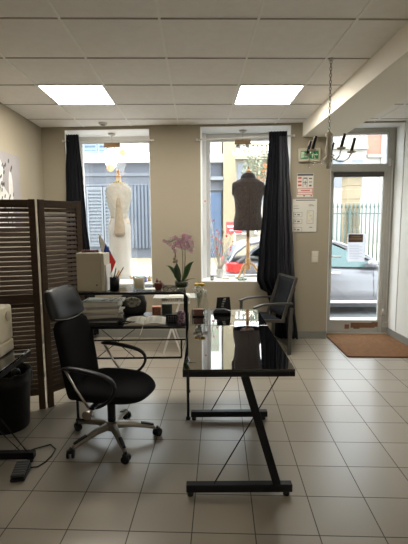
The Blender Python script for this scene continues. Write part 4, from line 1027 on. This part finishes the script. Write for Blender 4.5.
t = thing('brick_building', (15.5, 34, G), 'red brick and white building far behind the transom of the glass door', 'building')
def brick():
    m = mat('red_brick', (.62,.24,.17), .8); n = m.node_tree.nodes; l = m.node_tree.links; b = n['Principled BSDF']
    tc = n.new('ShaderNodeTexCoord'); mp = n.new('ShaderNodeMapping'); mp.inputs['Rotation'].default_value = (PI/2,0,0); bt = n.new('ShaderNodeTexBrick')
    bt.inputs['Color1'].default_value = (.34,.10,.065,1); bt.inputs['Color2'].default_value = (.28,.08,.055,1); bt.inputs['Mortar'].default_value = (.34,.26,.2,1); bt.inputs['Scale'].default_value = 2.5
    l.new(tc.outputs['Object'], mp.inputs[0]); l.new(mp.outputs[0], bt.inputs['Vector']); l.new(bt.outputs[0], b.inputs['Base Color']); return m
MB().box(-1.5, -.35, 0, 6, 7.25, 10.3).build('brick_wall', brick(), t)
MB().box(-6.5, -1.5, 0, 6, 0, 8.6).box(-1.5, -.35, 0, 6, 0, 7.24).box(-.35, 1.6, -.1, 6, 0, 12).build('white_wall', mat('far_white_wall', (.30,.29,.27), .8, var=.1), t)
MB().box(-6.6, -1.5, -.3, 0, 7.6, 7.9).box(-1.5, -.30, -.3, 0, 6.95, 7.2).build('cornice', ps, t)
for x in (-5.9, -4.3, -2.7): MB().box(x, x+.9, -.05, -.001, 4.6, 6.8).build('window', mat('far_pane_dark', (.14,.15,.17), .2), t)
# gate pillar and railings
t = thing('gate_pillar', (4.98, 13.2, G), 'yellow stone gate pillar with a flat cap outside behind the railings', 'pillar')
MB().box(-.22, .22, -.22, .22, 0, 3.15).build('shaft', mat('pillar_stone', (.22,.175,.11), .85, var=.15, vscale=4, bump=.6, bscale=6), t, bevel=.02)
b = MB()
for k in range(7): b.box(-.235, .235, -.235, .235, .3+.42*k, .62+.42*k)
b.build('stone_courses', mat('pillar_stone', (0,0,0)), t, bevel=.02)
MB().box(-.38, .38, -.38, .38, 3.16, 3.32).box(-.30, .30, -.30, .30, 3.32, 3.50).build('cap', mat('pillar_cap', (.2,.18,.14), .8), t, bevel=.02)
t = thing('iron_railings', (5.1, 12.9, G), 'pale green iron railings with pointed tips outside the glass door', 'fence')
gm = mat('verdigris_iron', (.05,.085,.075), .6, var=.1)
for k in range(27):
    x = -1.69+.13*k
    MB().tube([(x,0,.22),(x,0,2.12)], .019, 6).lathe([(.019,2.12),(.036,2.16),(.024,2.22),(.002,2.30)], (x,0,0), 8).build('bar', gm, t)
for z in (.32, 1.95): MB().bar((-1.75,0,z), (1.75,0,z), .03, .04).build('rail', gm, t)
MB().box(-1.75, 1.75, -.12, .12, 0, .22).build('plinth', ps, t)
for x in (-.28, 1.1): MB().box(x-.03, x+.03, -.08, -.02, 0, 2.1).build('post', gm, t)
t = thing('litter_bin', (5.55, 11.6, G), 'small green street bin in front of the railings', 'bin')
MB().lathe([(.16,.35),(.19,.4),(.19,.95),(.17,1.0)], n=16).build('drum', mat('bin_green', (.06,.16,.12), .5), t); MB().tube([(0,.0,0),(0,.0,.36)], .03).build('post', gm, t)
# orange figure-like hydrant and red sign
t = thing('red_sign', (.90, 9.6, G), 'red and white sign board on a post in the street behind the jacket hem', 'sign')
MB().tube([(0,0,0),(0,0,1.45)], .025, 8).build('post', mat('sign_post', (.5,.5,.5), .4), t)
MB().box(-.20, .17, -.02, .02, 1.42, 1.70).build('board', mat('sign_red', (.72,.05,.05), .5), t, bevel=.01)
MB().box(-.17, .14, -.024, -.021, 1.57, 1.62).box(-.12, .12, -.024, -.021, 1.49, 1.52).build('white_bars', mat('sign_white', (.85,.75,.72), .5), t)
# tree far behind
t = thing('street_tree', (2.85, 18.4, G), 'pale bare crowned tree in the street far behind the jacket', 'tree')
MB().tube([(0,0,0),(.05,0,1.8),(0,0,3.2)], [.14,.11,.07], 8).build('trunk', mat('bark', (.3,.26,.22), .9), t)
random.seed(8); b = MB()
for k in range(420):
    a = random.uniform(0, 2*PI); r = random.random()**.5*.85; z = 3.9+random.uniform(-1,1)*math.sqrt(max(0,.8-r*r))
    p = Vector((r*cos(a), r*sin(a), z)); d = Vector((random.uniform(-1,1),random.uniform(-1,1),random.uniform(-1,1))).normalized()*.09; e_ = d.cross(Vector((.3,.5,.8))).normalized()*.06
    b.add([p-d, p+e_, p+d, p-e_], [(0,1,2,3)])
b.build('foliage', mat('pale_leaf', (.22,.23,.16), .8, var=.3, vscale=3), t)
for k in range(7):
    a = 2*PI*k/7; MB().tube([(0,0,2.6+.1*k),(.4*cos(a),.4*sin(a),3.3+.1*k),(.6*cos(a),.6*sin(a),4.0)], [.04,.03,.012], 6).build('branch', mat('bark', (0,0,0)), t)

# ---------------------------------------------------------------- light
w = bpy.data.worlds.new('sky'); S.world = w; w.use_nodes = True
n = w.node_tree.nodes; l = w.node_tree.links
bgn = n['Background']; bgn.inputs[0].default_value = (.86,.93,1,1); bgn.inputs[1].default_value = 6.0
sd = bpy.data.lights.new('sun', 'SUN'); sd.energy = 3.0; sd.angle = math.radians(8); sd.color = (1,.94,.85)
so = bpy.data.objects.new('sun', sd); C.objects.link(so); so.rotation_euler = (math.radians(42), 0, math.radians(-62))

cd = bpy.data.cameras.new('camera'); cam = bpy.data.objects.new('camera', cd); C.objects.link(cam); S.camera = cam
cd.sensor_fit = 'VERTICAL'; cd.sensor_height = 24; cd.lens = 24*408/544; cd.clip_start = .05; cd.clip_end = 200
fwd = Vector((.01819978,.99300388,-.11667074)); rt = Vector((.99980037,-.01903717,-.0060669)); upv = Vector((.00824553,.11653703,.99315212))
M = Matrix((rt, upv, -fwd)).transposed().to_4x4(); M.translation = (0, 0, 1.5); cam.matrix_world = M

vs = S.view_settings; vs.view_transform = 'Standard'; vs.look = 'None'; vs.gamma = 1; vs.use_curve_mapping = False; vs.exposure = .42
S.cycles.max_bounces = 10; S.cycles.transparent_max_bounces = 24; S.cycles.diffuse_bounces = 5
